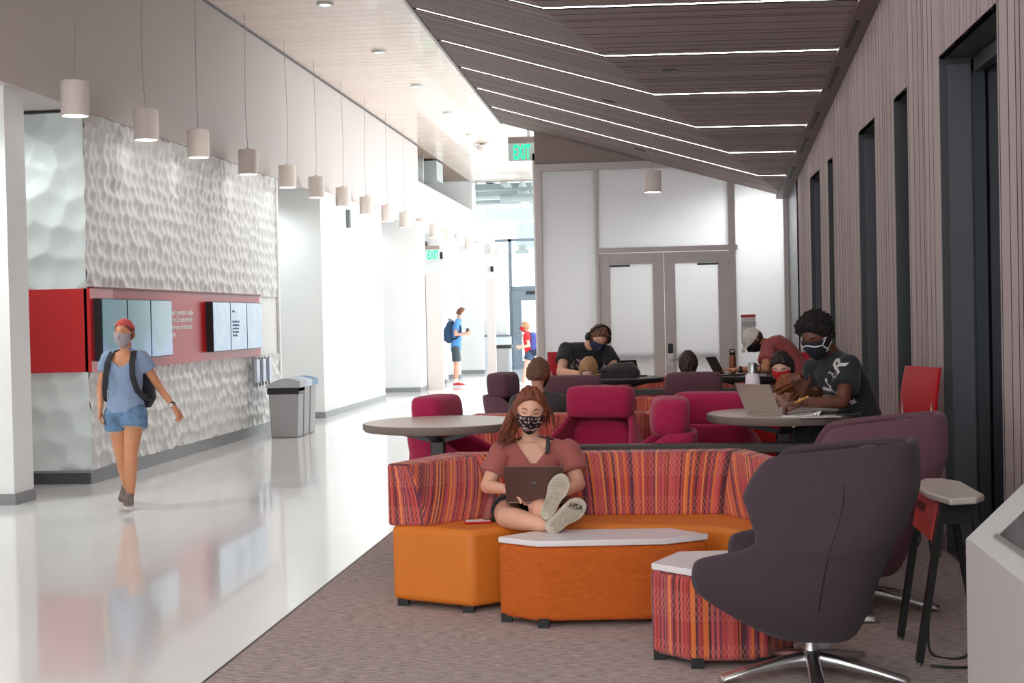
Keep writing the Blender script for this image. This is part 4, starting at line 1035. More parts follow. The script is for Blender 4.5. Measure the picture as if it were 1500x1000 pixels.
def make_person(label, anchor, J, W=(.155, .165, .105, .055), s=1.0, head=(0, 0, 0), hc=1.0, skinm=None, arms=(.043, .034, .025), legs=(.082, .052, .036), voxel=.007, hands=None, nolegs=False, noarm=(), neck=.054, **kw):
    t = thing('person', label, 'person', anchor, 0); A0 = V(anchor)
    J = {k: (v-A0 if isinstance(v, Vector) else v) for k, v in J.items()}
    M3 = rotm(*head); mb = MB()
    add_head(mb, J['hd'], M3, s*hc)
    mb.cap2(J['nk']-(J['hd']-J['nk'])*.35, J['hd']+M3 @ V((0, .03, -.05))*s, neck, neck*.92)
    torso(mb, J, W)
    for a in ('l', 'r'):
        if a in noarm: continue
        mb.cap2(J[a+'s'], J[a+'e'], arms[0]+.004, arms[1]+.002); mb.cap2(J[a+'e'], J[a+'w'], arms[1]+.003, arms[2])
        if hands and a in hands:
            d, n, side, cu = hands[a][:4]; hand(mb, J[a+'w'], d, n, side, cu, s*(hands[a][4] if len(hands[a]) > 4 else 1))
    if not nolegs:
        for a in ('l', 'r'):
            mb.cap2(J[a+'h'], J[a+'k'], legs[0], legs[1]+.004); 
            k_, an = J[a+'k'], J[a+'a']; cal = k_.lerp(an, .3)
            mb.cap2(k_, cal, legs[1], legs[1]+.002); mb.cap2(cal, an, legs[1]+.002, legs[2])
    body = put(fuse(mb, 'body', voxel, 3), 'body', skinm, t, smooth=180)
    t_ = dict(t=t, J=J, M=M3, W=W, s=s*hc, arms=arms, legs=legs, A=A0); return t_
def tee(P, m, gap=.014, sleeve=.5, voxel=.009, hem=-.04, carve=None, name='shirt', loose=.010, long=False, disp=.004, chest=0, belly=0, noarm=(), one=None):
    J = P['J']; mb = MB(); torso(mb, J, P['W'], gap, hemz=hem, chest=chest, belly=belly)
    for a in ('l', 'r'):
        if a in noarm: continue
        e = J[a+'s'].lerp(J[a+'e'], sleeve if not long else 1.0); r0 = P['arms'][0]+gap+.006
        mb.ell(J[a+'s'], (r0+.004,)*3, None, 12, 8)
        flat(mb, J[a+'s'], e, r0, r0+loose-(.012 if long else 0))
        if long: mb.ell(J[a+'e'], (P['arms'][1]+gap,)*3, None, 12, 8); flat(mb, J[a+'e'], J[a+'e'].lerp(J[a+'w'], .95), P['arms'][1]+gap, P['arms'][2]+gap*.8)
    me = fuse(mb, name, voxel, 2, disp, .07)
    if carve:
        b = bmesh.new(); b.from_mesh(me)
        bmesh.ops.delete(b, geom=[f for f in b.faces if carve(f.calc_center_median()+P['A'])], context='FACES'); b.to_mesh(me); b.free()
    o = put(me, name, m, P['t'], smooth=180)
    if carve:
        so = o.modifiers.new('s', 'SOLIDIFY'); so.thickness = .004; so.offset = 1
    return o
def shorts(P, m, length=.45, gap=.016, name='shorts', voxel=.009, flare=.02):
    J = P['J']; mb = MB(); up, r0, r1 = dirs(J); pl = J['pl']; W = P['W']; y = up.cross(r0).normalized(); f = (J['lk']+J['rk'])/2-pl
    mb.loft([(pl-up*.09, r0, y, W[0]*.9+gap, W[2]*.85+gap), (pl, r0, y, W[0]+gap, W[2]+gap), (pl+up*.10, r0, y, W[0]*.95+gap*.7, W[2]*.95+gap*.7)], 24, 2.3)
    for a in ('l', 'r'):
        h, k = J[a+'h'], J[a+'k']; e = h.lerp(k, min(length, 1)); r_ = P['legs'][0]
        mb.ell(h, (r_+gap,)*3, None, 14, 10); flat(mb, h, e, r_+gap, r_*(1-.3*min(length, 1))+gap+flare)
        if length > 1:
            mb.ell(k, (P['legs'][1]+gap,)*3, None, 12, 8); flat(mb, k, k.lerp(J[a+'a'], length-1), P['legs'][1]+gap, P['legs'][2]+gap+.012)
    return put(fuse(mb, name, voxel, 2, .003, .05), name, m, P['t'], smooth=180)
def shoe(P, heel, toe, up, m, ms, L=None, name='shoe', w=1.0, tread=False, mt=None, marks=None):
    A0 = P['A']; heel, toe, up = V(heel)-A0, V(toe)-A0, V(up).normalized(); f = (toe-heel); L = L or f.length; f.normalize(); up = (up-f*up.dot(f)).normalized(); x = f.cross(up)
    mb = MB(); R_ = []
    for q, wd, h in ((0, .022, .05), (.06, .032, .075), (.25, .036, .085), (.42, .037, .07), (.62, .045, .052), (.82, .046, .042), (.95, .034, .032), (1.0, .018, .024)):
        c = heel+f*L*q+up*(h/2+.012); R_.append((c, x, up, wd*w, h/2))
    mb.loft(R_, 18, 2.6); o = put(fuse(mb, name, .006, 2), name, m, P['t'], smooth=180)
    out = []
    for k in range(28):
        a = 2*pi*k/28; u = .5-.5*cos(a); wd = (.034+.014*sm(.35, .75, u)-.004*g(u-.42, .12))*sqrt(max(0, 1-abs(2*u-1)**3.2))+.001
        out.append((u*1.06-.03, wd*(1 if sin(a) >= 0 else -1)*w*1.06))
    sb = MB(); n = len(out)
    for dz in (0, .022):
        for u, wd in out: sb.v.append(tuple(heel+f*L*u+x*wd+up*dz))
    sb.face(range(n)); sb.face(range(n, 2*n)[::-1] if False else [n+i for i in range(n)][::-1])
    for i in range(n): j = (i+1) % n; sb.face((i, j, n+j, n+i))
    so = sb.build('sole', ms, o, bevel=.003)
    if tread:
        tb = MB(); mats = [mt]
        for q in range(3, 21):
            u = q/23; wd = (.034+.014*sm(.35, .75, u))*sqrt(max(0, 1-abs(2*u-1)**3.2))*.86*w
            for sx in (-1, 1):
                a = heel+f*L*(u+.03)-up*.001; b = heel+f*L*(u-.03)+x*wd*sx-up*.001
                tb.bar(a+x*sx*.002, b, .0022, .003, up=tuple(up))
        tb.build('tread', mt, so)
    if marks:
        me = text_mesh(marks, .042, .0012, .0, 'CENTER'); mm = Matrix((tuple(x), tuple(f), tuple(-up))).transposed().to_4x4()
        if Matrix((tuple(x), tuple(f), tuple(-up))).determinant() < 0: mm = Matrix((tuple(-x), tuple(f), tuple(-up))).transposed().to_4x4()
        mm = Matrix.Translation(heel+f*L*.76-up*.003) @ mm @ Matrix.Rotation(radians(35), 4, 'Z')
        me.transform(mm); put(me, 'sole_marks', M_blk, so)
    return o
def hairdo(P, m, kind='short', thick=.014, **kw):
    mb = hair_mesh(P['J']['hd'], P['M'], P['s'], kind, thick, **kw); o = mb.build('hair', m, P['t'], smooth=180, fix=False); return o
def facemask(P, m, loopm, **kw):
    o = mask_mesh(P['J']['hd'], P['M'], P['s'], **kw).build('face_mask', m, P['t'], smooth=180, fix=False)
    loops(P['J']['hd'], P['M'], P['s']).build('ear_loop', loopm, o, smooth=180); return o
def features(P, browm, lashm=None):
    mb = MB(); feat(mb, P['J']['hd'], P['M'], P['s'], 'brow'); mb.build('eyebrows', browm, P['t'], smooth=180)
    mb = MB(); feat(mb, P['J']['hd'], P['M'], P['s'], 'lash'); mb.build('eyelashes', lashm or mat('lash_dark', (40, 26, 22), .6), P['t'], smooth=180)
def strands(P, m, roots, r=.007, n=26, seed=1, name='hair_locks', wav=.02, parent=None):
    rnd = random.Random(seed); mb = MB()
    for k in range(n):
        pts = []; j = V((rnd.gauss(0, 1), rnd.gauss(0, 1), rnd.gauss(0, .5)))*.016; ph = rnd.uniform(0, 6); am = rnd.uniform(.3, 1)*wav
        for i, p in enumerate(roots):
            f = i/(len(roots)-1); pts.append(V(p)-P['A']+j*(.5+f)+V((sin(ph+f*7)*am*f, cos(ph+f*6)*am*f, 0)))
        rs = [r*(1.0-.65*i/(len(pts)-1)) for i in range(len(pts))]; rr = []; pp = []
        for i in range(len(pts)-1):
            for q in range(3): pp.append(pts[i].lerp(pts[i+1], q/3)); rr.append(rs[i]+(rs[i+1]-rs[i])*q/3)
        pp.append(pts[-1]); rr.append(rs[-1]); mb.tube(pp, rr, 6)
    return mb.build(name, m, parent or P['t'], smooth=180)
def W_(x, y, Y_): return at(x, y, Y_)

SK_L = skin('skin_fair', (228, 172, 146)); SK_T = skin('skin_tan', (214, 148, 108)); SK_P = skin('skin_pale', (236, 190, 170)); SK_D = skin('skin_dark', (112, 68, 52), .14)
M_strap = mat('strap_black', (42, 42, 48), .8)

# ---- walking woman
Y0 = 11.36
J = dict(hd=W_(182, 489, Y0-.02), nk=W_(183, 516, Y0), ls=W_(159, 525, Y0), rs=W_(207, 524, Y0+.02), le=W_(148, 565, Y0+.06), lw=W_(147, 598, Y0-.06), re=W_(232, 565, Y0+.10), rw=W_(255, 596, Y0-.02),
         pl=W_(184, 602, Y0), lh=W_(171, 607, Y0+.0), rh=W_(198, 606, Y0-.02), lk=W_(178, 664, Y0+.06), la=W_(187, 716, Y0+.36), rk=W_(192, 661, Y0-.10), ra=W_(191, 725, Y0-.02))
P = make_person('person with backpack walking along the white hall in blue tee and denim shorts', (J['pl'].x, Y0, 0), J, W=(.150, .140, .098, .046), head=(-4, 3, 4), skinm=SK_T, arms=(.041, .033, .024), legs=(.092, .056, .036), voxel=.007,
                hands={'l': ((-.05, -.1, -1), (.9, .3, 0), -1, 25), 'r': ((.55, -.1, -.8), (-.8, .2, -.5), 1, 45)})
nx_ = W_(183, 516, Y0).x; nz_ = W_(183, 530, Y0).z
tee(P, cloth('blue_grey_tee', (140, 160, 190)), sleeve=.42, hem=-.02, carve=lambda c: c.y < Y0-.03 and c.z > nz_-.035 and abs(c.x-nx_) < .025+.06*min(1, (c.z-nz_+.035)/.05))
o = shorts(P, mat('denim', (104, 136, 170), .9, nscale=16, namt=.35, bump=.4, bscale=40), .36)
fr = MB()
for a, px_ in (('l', 1), ('r', 1)):
    e = P['J'][a+'h'].lerp(P['J'][a+'k'], .36); d_ = (P['J'][a+'k']-P['J'][a+'h']).normalized(); q = d_.orthogonal().normalized(); z_ = d_.cross(q)
    for i in range(40):
        an = 2*pi*i/40; p = e+(q*cos(an)+z_*sin(an))*.098; fr.tube([p-d_*.012, p+d_*(.006+.012*random.random())], .0025, 4)
fr.build('frayed_hem', mat('denim_fray', (196, 208, 220), .9), o)
shm = mat('grey_shoe', (118, 104, 98), .8, nscale=30, namt=.3); shs = mat('shoe_sole_pale', (216, 208, 200), .7)
shoe(P, W_(191, 727, Y0+.06), W_(187, 745, Y0-.17), (0, .05, 1), shm, shs, .25)
shoe(P, W_(188, 716, Y0+.44), W_(182, 733, Y0+.27), (0, -.6, .8), shm, shs, .25)
hairdo(P, hairmat('hair_brown_red', (120, 62, 44)), 'short', .012, low=-.5)
facemask(P, mat('mask_grey', (172, 160, 164), .9, nscale=60, namt=.25), M_white)
features(P, mat('brow_brown', (110, 66, 44), .8))
mb = MB(); c_ = P['J']['hd']
add_mapped(mb, c_, P['M'], P['s'], lambda d: hr(d, False)-.006+.026*sm(.50, .60, d.z+d.y*.30))
mb.build('headwear', cloth('coral_cap', (206, 84, 76)), P['t'], smooth=180, fix=False)
bp_ = thing('backpack', 'dark backpack worn by the walking person', 'backpack', (J['pl'].x, Y0, 0))
A_ = V((J['pl'].x, Y0, 0)); jn = {k: v-A_ for k, v in J.items() if isinstance(v, Vector)}
mb = MB().loft([(jn['pl']+V((.03, .17, .02)), (1, 0, 0), (0, 1, 0), .13, .05), (jn['pl']+V((.03, .19, .10)), (1, 0, 0), (0, 1, 0), .17, .08), (jn['pl']+V((.02, .19, .35)), (1, 0, 0), (0, 1, 0), .15, .08), (jn['pl']+V((.01, .17, .47)), (1, 0, 0), (0, 1, 0), .08, .04)], power=3)
mb.build('bag_body', cloth('bag_black', (46, 46, 54)), bp_, smooth=180)
for sx, sh in ((-1, 'ls'), (1, 'rs')):
    s0 = jn[sh]; x_ = s0.x-sx*.045
    pts = [(x_, .10, s0.z-.02), (x_, .05, s0.z+.055), (x_, -.03, s0.z+.058), (x_+sx*.01, -.105, s0.z-.03), (x_+sx*.02, -.128, s0.z-.15), (x_+sx*.045, -.10, s0.z-.27), (x_+sx*.09, -.0, s0.z-.36), (x_+sx*.06, .12, s0.z-.37)]
    m_ = MB()
    for i in range(len(pts)-1): m_.bar(pts[i], pts[i+1], .05, .012, up=(0, -1, .3) if 2 < i < 6 else (0, .2, 1))
    m_.build('shoulder_strap', M_strap, bp_, bevel=.003)
wt = thing('wrist_watch', 'dark watch on the wrist of the walking person', 'watch', tuple(J['rw'].lerp(J['re'], .10)))
d_ = (J['rw']-J['re']).normalized(); MB().tube([-d_*.012, d_*.012], .030, 16).build('watch_strap', M_blk, wt, smooth=60)
MB().box((-.016, -.040, -.018), (.016, -.026, .018)).build('watch_face', M_satin, wt, bevel=.003)

# ---- seated woman with laptop
J = dict(hd=W_(777, 601, 7.56), nk=W_(777, 646, 7.62), ls=W_(734, 663, 7.62), rs=W_(833, 660, 7.60), le=W_(714, 712, 7.56), lw=W_(739, 716, 7.40), re=W_(847, 709, 7.54), rw=W_(830, 720, 7.38),
         pl=W_(778, 745, 7.66), mid=W_(778, 700, 7.70), lh=W_(745, 748, 7.62), rh=W_(806, 745, 7.62), lk=W_(742, 757, 7.36), la=W_(796, 768, 7.20), rk=W_(790, 745, 7.36), ra=W_(806, 750, 7.235))
P = make_person('person sitting on the orange sofa with laptop and patterned mask, shoe soles towards the camera', (J['pl'].x, 7.66, .45), J, W=(.165, .142, .11, .042), s=1.04, head=(4, 16, 5), skinm=SK_L, arms=(.045, .039, .027), legs=(.088, .058, .037), voxel=.0055,
                hands={'l': ((.6, -.25, -.2), (0, 0, -1), 1, 20), 'r': ((-.6, -.25, -.2), (0, 0, -1), -1, 20)})
vx = W_(783, 670, 7.5)
tee(P, cloth('rose_tee', (168, 92, 86)), sleeve=.60, hem=.0, voxel=.0055, loose=.012, chest=.14, gap=.010, carve=lambda c: c.y < 7.60 and c.z > vx.z-.035 and abs(c.x-vx.x+.01) < .018+.075*max(0, (c.z-vx.z+.035))/.10)
mb = MB(); bs = W_(806, 650, 7.55)-P['A']
MB().tube([W_(803, 640, 7.60)-P['A'], W_(803, 650, 7.53)-P['A'], W_(801, 664, 7.50)-P['A']], [.010, .012, .010], 8).build('bra_strap', mat('charcoal', (70, 66, 70), .8), P['t'], smooth=180)
shorts(P, cloth('black_shorts', (34, 30, 34)), .38, gap=.010, flare=.012)
tl = MB().loft([(W_(722, 725, 7.62)-P['A'], (1, 0, 0), (0, 1, 0), .02, .05), (W_(716, 757, 7.56)-P['A'], (1, 0, .3), (0, 1, 0), .035, .07)]); tl.build('shirt_tail', cloth('rose_tee', (168, 92, 86)), P['t'], smooth=180)
sc = mat('canvas_shoe', (206, 192, 176), .85, nscale=50, namt=.12); ss = mat('rubber_sole', (198, 184, 166), .7, nscale=24, namt=.16, bump=.4, bscale=60); tr_ = mat('tread_groove', (140, 124, 108), .8)
shoe(P, W_(798, 759, 7.155), W_(826, 696, 7.205), (0.1, 1, .2), sc, ss, tread=True, mt=tr_, w=1.12)
shoe(P, W_(804, 779, 7.12), W_(855, 735, 7.17), (0.1, 1, .35), sc, ss, tread=True, mt=tr_, w=1.12, marks='HSA')
HA = hairmat('hair_auburn', (128, 66, 42))
hairdo(P, HA, 'short', .017, low=-.45, noise_a=.010, front=.66)
mk = facemask(P, mat('mask_black', (34, 24, 26), .85), M_blk, z0=-.108, z1=-.004)
# printed sticks on the mask
pr = MB(); rnd = random.Random(4)
for i in range(46):
    x_ = rnd.uniform(-.055, .055); z_ = rnd.uniform(-.095, -.006); d = V((x_, -sqrt(.09**2-x_*x_*.9), z_)).normalized()
    rr = max(hr(d, False), hr(d))+.009+.010*g(d.x*.1, .03)*g(d.z*.1+.045, .04)+.0015; p = d*rr*P['s']; c2 = P['J']['hd']+P['M'] @ p
    a = rnd.uniform(0, pi); tdir = P['M'] @ (V((cos(a), 0, sin(a)))-d*V((cos(a), 0, sin(a))).dot(d)).normalized(); ln = rnd.choice((.004, .008, .012))
    pr.bar(c2-tdir*ln, c2+tdir*ln, .0045, .002, up=tuple(P['M'] @ d))
pr.build('mask_print', mat('mask_print_pale', (214, 180, 176), .8), mk)
features(P, mat('brow_auburn', (120, 70, 48), .8))
strands(P, HA, [W_(757, 590, 7.62), W_(751, 606, 7.61), W_(747, 620, 7.58), W_(744, 634, 7.56), W_(741, 645, 7.55)], .007, 80, 2, wav=.034)
strands(P, HA, [W_(797, 590, 7.66), W_(803, 606, 7.68), W_(805, 620, 7.69)], .007, 18, 3, wav=.01)
lp = thing('laptop', 'dark grey laptop on the lap of the person on the orange sofa', 'laptop', tuple(W_(785, 734, 7.33)), radians(-3))
MB().bar((-.163, 0, .0), (.163, 0, .0), .012, .004)
M_lap = mat('laptop_bronze', (112, 84, 76), .35, metal=.6, nscale=3, namt=.15)
ld = MB().hexa([(-.162, -.0, 0), (.162, -.0, 0), (.162, .008, 0), (-.162, .008, 0), (-.162, -.065, .195), (.162, -.065, .195), (.162, -.058, .197), (-.162, -.058, .197)]).build('lid', M_lap, lp, bevel=.003)
MB().hexa([(-.162, .0, -.012), (.162, .0, -.012), (.162, .22, -.012), (-.162, .22, -.012), (-.162, .0, 0), (.162, .0, 0), (.162, .22, 0), (-.162, .22, 0)]).build('keyboard_base', M_lap, lp, bevel=.003)
em_ = MB().ell((0, -.036, .10), (.013, .002, .014), None, 14, 8); em_.ell((.004, -.041, .118), (.004, .0015, .006), Matrix.Rotation(radians(35), 3, 'Y'), 8, 6); em_.build('emblem', mat('emblem_dark', (70, 54, 50), .3, metal=.5), ld)

# ---- man seen from behind
def seated_back(label, hx, hy, Y_, yaw, shirt, hairm, skinm, W=(.16, .17, .11, .058), sw=.20, kind='short', htop=.05, hem=.05, turn=0, thick=.016, s=1.0, drop=.235, low=-.42, long=False):
    hd = W_(hx, hy, Y_); c, s_ = cos(radians(turn)), sin(radians(turn))
    nk = hd+V((0, 0, -.165*s)); z0 = nk.z
    J = dict(hd=hd, nk=nk, ls=nk+V((-sw*c, -sw*s_, -.055)), rs=nk+V((sw*c, sw*s_, -.055)), pl=V((nk.x, Y_+.02, z0-.52)), lh=V((nk.x-.1, Y_, z0-.52)), rh=V((nk.x+.1, Y_, z0-.52)),
             le=nk+V((-sw*c-.05, -sw*s_+.10, -.33)), re=nk+V((sw*c+.05, sw*s_+.10, -.33)), lw=nk+V((-sw*c+.05, .34, -.38)), rw=nk+V((sw*c-.05, .34, -.38)),
             lk=V((nk.x-.12, Y_+.42, z0-.50)), rk=V((nk.x+.12, Y_+.42, z0-.50)), la=V((nk.x-.12, Y_+.45, z0-.92)), ra=V((nk.x+.12, Y_+.45, z0-.92)))
    P = make_person(label, (nk.x, Y_, .0), J, W=W, s=s, head=yaw, skinm=skinm, voxel=.009, hands={'l': ((.2, 1, -.1), (0, 0, -1), 1, 30), 'r': ((-.2, 1, -.1), (0, 0, -1), -1, 30)})
    tee(P, shirt, sleeve=.5, hem=hem, voxel=.011, long=long); hairdo(P, hairm, kind, thick, low=low)
    shorts(P, cloth('dark_trousers', (44, 46, 58)), 1.9, name='trousers', voxel=.012)
    return P
P = seated_back('person in charcoal tee sitting with back to the camera', 789, 548, 11.58, (158, 4, 0), cloth('charcoal_tee', (70, 66, 68)), hairmat('hair_brown', (116, 76, 56)), SK_L, turn=4, sw=.19, thick=.020, s=1.08)
facemask(P, M_blk, M_blk)
P = seated_back('person in pale lilac top bent forward, only the head showing over the plum chair', 862, 541, 13.35, (172, 38, 0), cloth('lilac_top', (186, 172, 186)), hairmat('hair_blonde', (184, 140, 98)), SK_P, sw=.16, thick=.02, low=-.6)
P = seated_back('person in maroon top seen from behind, head showing over the plum chair', 1008, 533, 13.6, (185, 8, 0), cloth('maroon_top', (98, 46, 56)), hairmat('hair_dark_brown', (62, 40, 36)), SK_T, sw=.17, kind='long', thick=.022)
strands(P, hairmat('hair_dark_brown', (62, 40, 36)), [W_(1008, 530, 13.5), W_(1006, 540, 13.48), W_(1006, 552, 13.47)], .016, 26, 5, wav=.02)

# ---- man with headphones leaning over the far left table
Y0 = 14.95
J = dict(hd=W_(877, 495, 14.75), nk=W_(862, 508, 14.88), ls=W_(829, 512, 14.90), rs=W_(889, 516, 14.95), le=W_(822, 545, 14.70), lw=W_(849, 548, 14.45), re=W_(905, 545, 14.8), rw=W_(880, 548, 14.5),
         pl=W_(850, 592, 15.25), mid=W_(852, 545, 15.15), lh=W_(838, 596, 15.25), rh=W_(864, 596, 15.25), lk=W_(836, 605, 14.9), la=W_(836, 650, 15.0), rk=W_(866, 605, 14.9), ra=W_(866, 650, 15.0))
P = make_person('person with headphones in black tee leaning over the dark round table', (J['pl'].x, 15.25, 0), J, W=(.19, .20, .14, .068), s=1.22, head=(14, 42, 14), skinm=SK_L, arms=(.058, .050, .034), legs=(.09, .06, .042), voxel=.009, neck=.07,
                hands={'l': ((1, -.2, 0), (0, 0, -1), 1, 25), 'r': ((-1, -.2, 0), (0, 0, -1), -1, 25)})
sh_ = tee(P, cloth('black_tee', (44, 42, 44)), sleeve=.55, hem=0, voxel=.011, gap=.018)
shorts(P, cloth('dark_trousers', (44, 46, 58)), 1.9, name='trousers', voxel=.012)
HB = hairmat('hair_brown', (116, 76, 56)); hairdo(P, HB, 'short', .018, noise_a=.01)
facemask(P, mat('mask_navy', (52, 54, 84), .85), M_blk); features(P, mat('brow_brown', (110, 66, 44), .8))
hp = thing('headphones', 'black over-ear headphones worn by the leaning person in black', 'headphones', tuple(J['hd'])); M3 = P['M']; k_ = 1.22
MB().tube([M3 @ V((.100*cos(a)*k_, .01, (.0+.140*sin(a))*k_)) for a in [pi*i/16 for i in range(17)]], .011, 8).build('headband', M_blk, hp, smooth=180)
for sx in (-1, 1): MB().ell(M3 @ V((sx*.098, .01, -.01))*k_, (.030, .042, .05), M3, 16, 10).build('ear_cup', M_blk, hp, smooth=180)
gl_ = thing('glasses', 'thin framed glasses on the person with headphones', 'glasses', tuple(J['hd'])); mg_ = MB()
for sx in (-1, 1): mg_.tube([M3 @ V((sx*.033+.020*cos(a), -.104, .012+.015*sin(a)))*k_ for a in [2*pi*i/14 for i in range(15)]], .002, 5)
mg_.tube([M3 @ V((-.012, -.106, .014))*k_, M3 @ V((.012, -.106, .014))*k_], .002, 5); mg_.build('frame', M_blk, gl_, smooth=180)
pr = MB(); rnd = random.Random(8)
for i in range(46):
    u = rnd.uniform(-1, 1); q = W_(852+u*19, 533+rnd.uniform(-6, 6)*(1-.4*abs(u)), 14.9); q2 = q+V((rnd.uniform(-.03, .03), 0, rnd.uniform(-.03, .03)))
    pr.tube([q-P['A']+V((0, -.10+abs(u)*.03, 0)), q2-P['A']+V((0, -.10+abs(u)*.03, 0))], .0045, 5)
pr.build('shirt_print', mat('print_pale', (178, 158, 156), .8), sh_)
bk_ = thing('backpack', 'dark grey backpack lying on the far round table', 'backpack', tuple(V((at(908, 548, 14.4).x, 14.42, TH_+.002))))
bm_ = MB().loft([((0, 0, .0), (1, 0, 0), (0, 1, 0), .20, .14), ((0, 0, .05), (1, 0, 0), (0, 1, 0), .215, .15), ((.0, 0, .11), (1, 0, 0), (0, 1, 0), .19, .14), ((.03, 0, .155), (1, 0, 0), (0, 1, 0), .11, .10)], power=3.4)
put(fuse(bm_, 'bag', .01, 3, .012, .09), 'bag_body', cloth('bag_grey', (66, 60, 60)), bk_, smooth=180)
MB().tube([(-.12, -.12, .09), (-.22, -.13, .07), (-.27, -.12, .03), (-.2, -.14, .02)], .014, 8).build('strap', M_strap, bk_, smooth=180)
MB().tube([(-.2, -.149, .066), (0, -.155, .07), (.2, -.149, .066)], .004, 6).build('zipper', M_blk, bk_)
def laptop(label, pos, rz, W2, D, Hh, tilt, m, scr=None):
    t = thing('laptop', label, 'laptop', pos, rz)
    MB().box((-W2, -D, 0), (W2, 0, .014)).build('keyboard_base', m, t, bevel=.003)
    c, s_ = cos(radians(tilt)), sin(radians(tilt))
    MB().hexa([(-W2, 0, .012), (W2, 0, .012), (W2, .007, .012), (-W2, .007, .012), (-W2, Hh*s_, .012+Hh*c), (W2, Hh*s_, .012+Hh*c), (W2, Hh*s_+.007, .012+Hh*c), (-W2, Hh*s_+.007, .012+Hh*c)]).build('lid', m, t, bevel=.003)
    MB().hexa([(-W2+.01, -.001+.01*s_, .022), (W2-.01, -.001+.01*s_, .022), (W2-.01, .001, .022), (-W2+.01, .001, .022), (-W2+.01, (Hh-.01)*s_-.002, .012+(Hh-.01)*c), (W2-.01, (Hh-.01)*s_-.002, .012+(Hh-.01)*c), (W2-.01, (Hh-.01)*s_, .012+(Hh-.01)*c), (-W2+.01, (Hh-.01)*s_, .012+(Hh-.01)*c)]).build('display', scr or M_blk, t)
    return t
q = at(922, 540, 14.75); laptop('small dark laptop open behind the backpack on the far table', (q.x, 14.72, TH_+.002), radians(30), .12, .18, .17, 20, mat('laptop_dark', (74, 50, 50), .4, metal=.4))

# ---- man in white cap leaning on the far right table
Y0 = 14.9
J = dict(hd=W_(1104, 498, 14.72), nk=W_(1119, 503, 14.82), ls=W_(1124, 513, 14.65), rs=W_(1131, 507, 15.0), le=W_(1121, 540, 14.45), lw=W_(1080, 541, 14.40), re=W_(1128, 542, 15.05), rw=W_(1098, 544, 14.95),
         pl=W_(1168, 557, 15.0), mid=W_(1158, 503, 14.95), lh=W_(1164, 560, 14.88), rh=W_(1166, 560, 15.12), lk=W_(1118, 563, 14.75), la=W_(1120, 618, 14.9), rk=W_(1124, 564, 15.2), ra=W_(1126, 618, 15.2))
P = make_person('person in white cap and coral tee bending over the far right table', (J['pl'].x, 15.0, 0), J, W=(.15, .16, .12, .06), s=1.05, head=(-72, 52, 0), skinm=SK_T, arms=(.046, .038, .027), legs=(.082, .056, .04), voxel=.009,
                hands={'l': ((-1, -.1, 0), (0, 0, -1), 1, 12), 'r': ((-1, 0, 0), (0, 0, -1), 1, 20)})
tee(P, cloth('coral_tee', (178, 90, 88)), sleeve=.6, hem=0, voxel=.011, gap=.02, loose=.02)
shorts(P, cloth('dark_trousers', (44, 46, 58)), .7, voxel=.012)
hairdo(P, hairmat('hair_dark_brown', (62, 40, 36)), 'short', .012, low=-.55); facemask(P, M_blk, M_blk); features(P, mat('lash_dark', (40, 26, 22), .6))
cp = thing('cap', 'off white baseball cap worn by the person in the coral tee', 'cap', tuple(J['hd'])); M3 = P['M']
mb = MB(); add_mapped(mb, (0, 0, 0), M3, 1.05, lambda d: hr(d, False)+(.022 if d.z > .22 else (-.012 if d.z < .1 else .022-.034*(.22-d.z)/.12)), 64, 48)
M_cap = cloth('cap_white', (226, 216, 206)); mb.build('crown', M_cap, cp, smooth=180, fix=False)
MB().loft([(M3 @ V((0, -.075, .038)), M3 @ V((1, 0, 0)), M3 @ V((0, -.2, 1)), .075, .008), (M3 @ V((0, -.13, .032)), M3 @ V((1, 0, 0)), M3 @ V((0, -.2, 1)), .07, .006), (M3 @ V((0, -.175, .018)), M3 @ V((1, 0, 0)), M3 @ V((0, -.2, 1)), .045, .005)], power=2.5).build('brim', M_cap, cp, smooth=180)
wt = thing('wrist_watch', 'black watch on the arm of the person in the white cap', 'watch', tuple(J['lw'].lerp(J['le'], .12))); MB().tube([V((-.016, 0, 0)), V((.016, 0, 0))], .034, 16).build('watch_strap', M_blk, wt, smooth=60)
q = at(1052, 546, 14.5); laptop('dark laptop open at the hands of the person in the cap', (q.x+.02, 14.5, TC_+.002), radians(68), .15, .22, .21, 28, M_dk)
q = at(1073, 534, 14.75)
bt_ = thing('water_bottle', 'tall copper brown bottle with black loop lid on the far right table', 'bottle', (q.x, 14.75, TC_+.002))
MB().lathe([(.034, 0), (.037, .01), (.037, .19), (.03, .205)], n=24).build('body', mat('copper_bottle', (150, 90, 66), .35, metal=.5), bt_, smooth=40)
MB().lathe([(.033, .205), (.033, .235)], n=24).build('lid', M_blk, bt_, smooth=40); MB().tube([(-.03, 0, .235), (-.025, 0, .265), (.025, 0, .265), (.03, 0, .235)], .007, 8).build('loop', M_blk, bt_, smooth=180)

# ---- young man with red mask
Y0 = 10.9
J = dict(hd=W_(1146, 539, 10.85), nk=W_(1156, 564, 10.95), ls=W_(1132, 577, 10.85), rs=W_(1190, 575, 11.0), le=W_(1128, 618, 10.75), lw=W_(1112, 622, 10.5), re=W_(1196, 618, 10.9), rw=W_(1166, 622, 10.6),
         pl=W_(1166, 650, 11.05), lh=W_(1150, 652, 11), rh=W_(1182, 652, 11.05), lk=W_(1140, 658, 10.6), la=W_(1140, 748, 10.65), rk=W_(1180, 658, 10.65), ra=W_(1180, 746, 10.7))
P = make_person('person with a red mask looking down, behind the open silver laptop', (J['pl'].x, 11.0, 0), J, W=(.15, .165, .11, .056), s=1.0, head=(-20, 26, 0), skinm=SK_P, voxel=.008, hands={'l': ((-.4, -1, 0), (0, 0, -1), 1, 25), 'r': ((-.4, -1, 0), (0, 0, -1), -1, 25)})
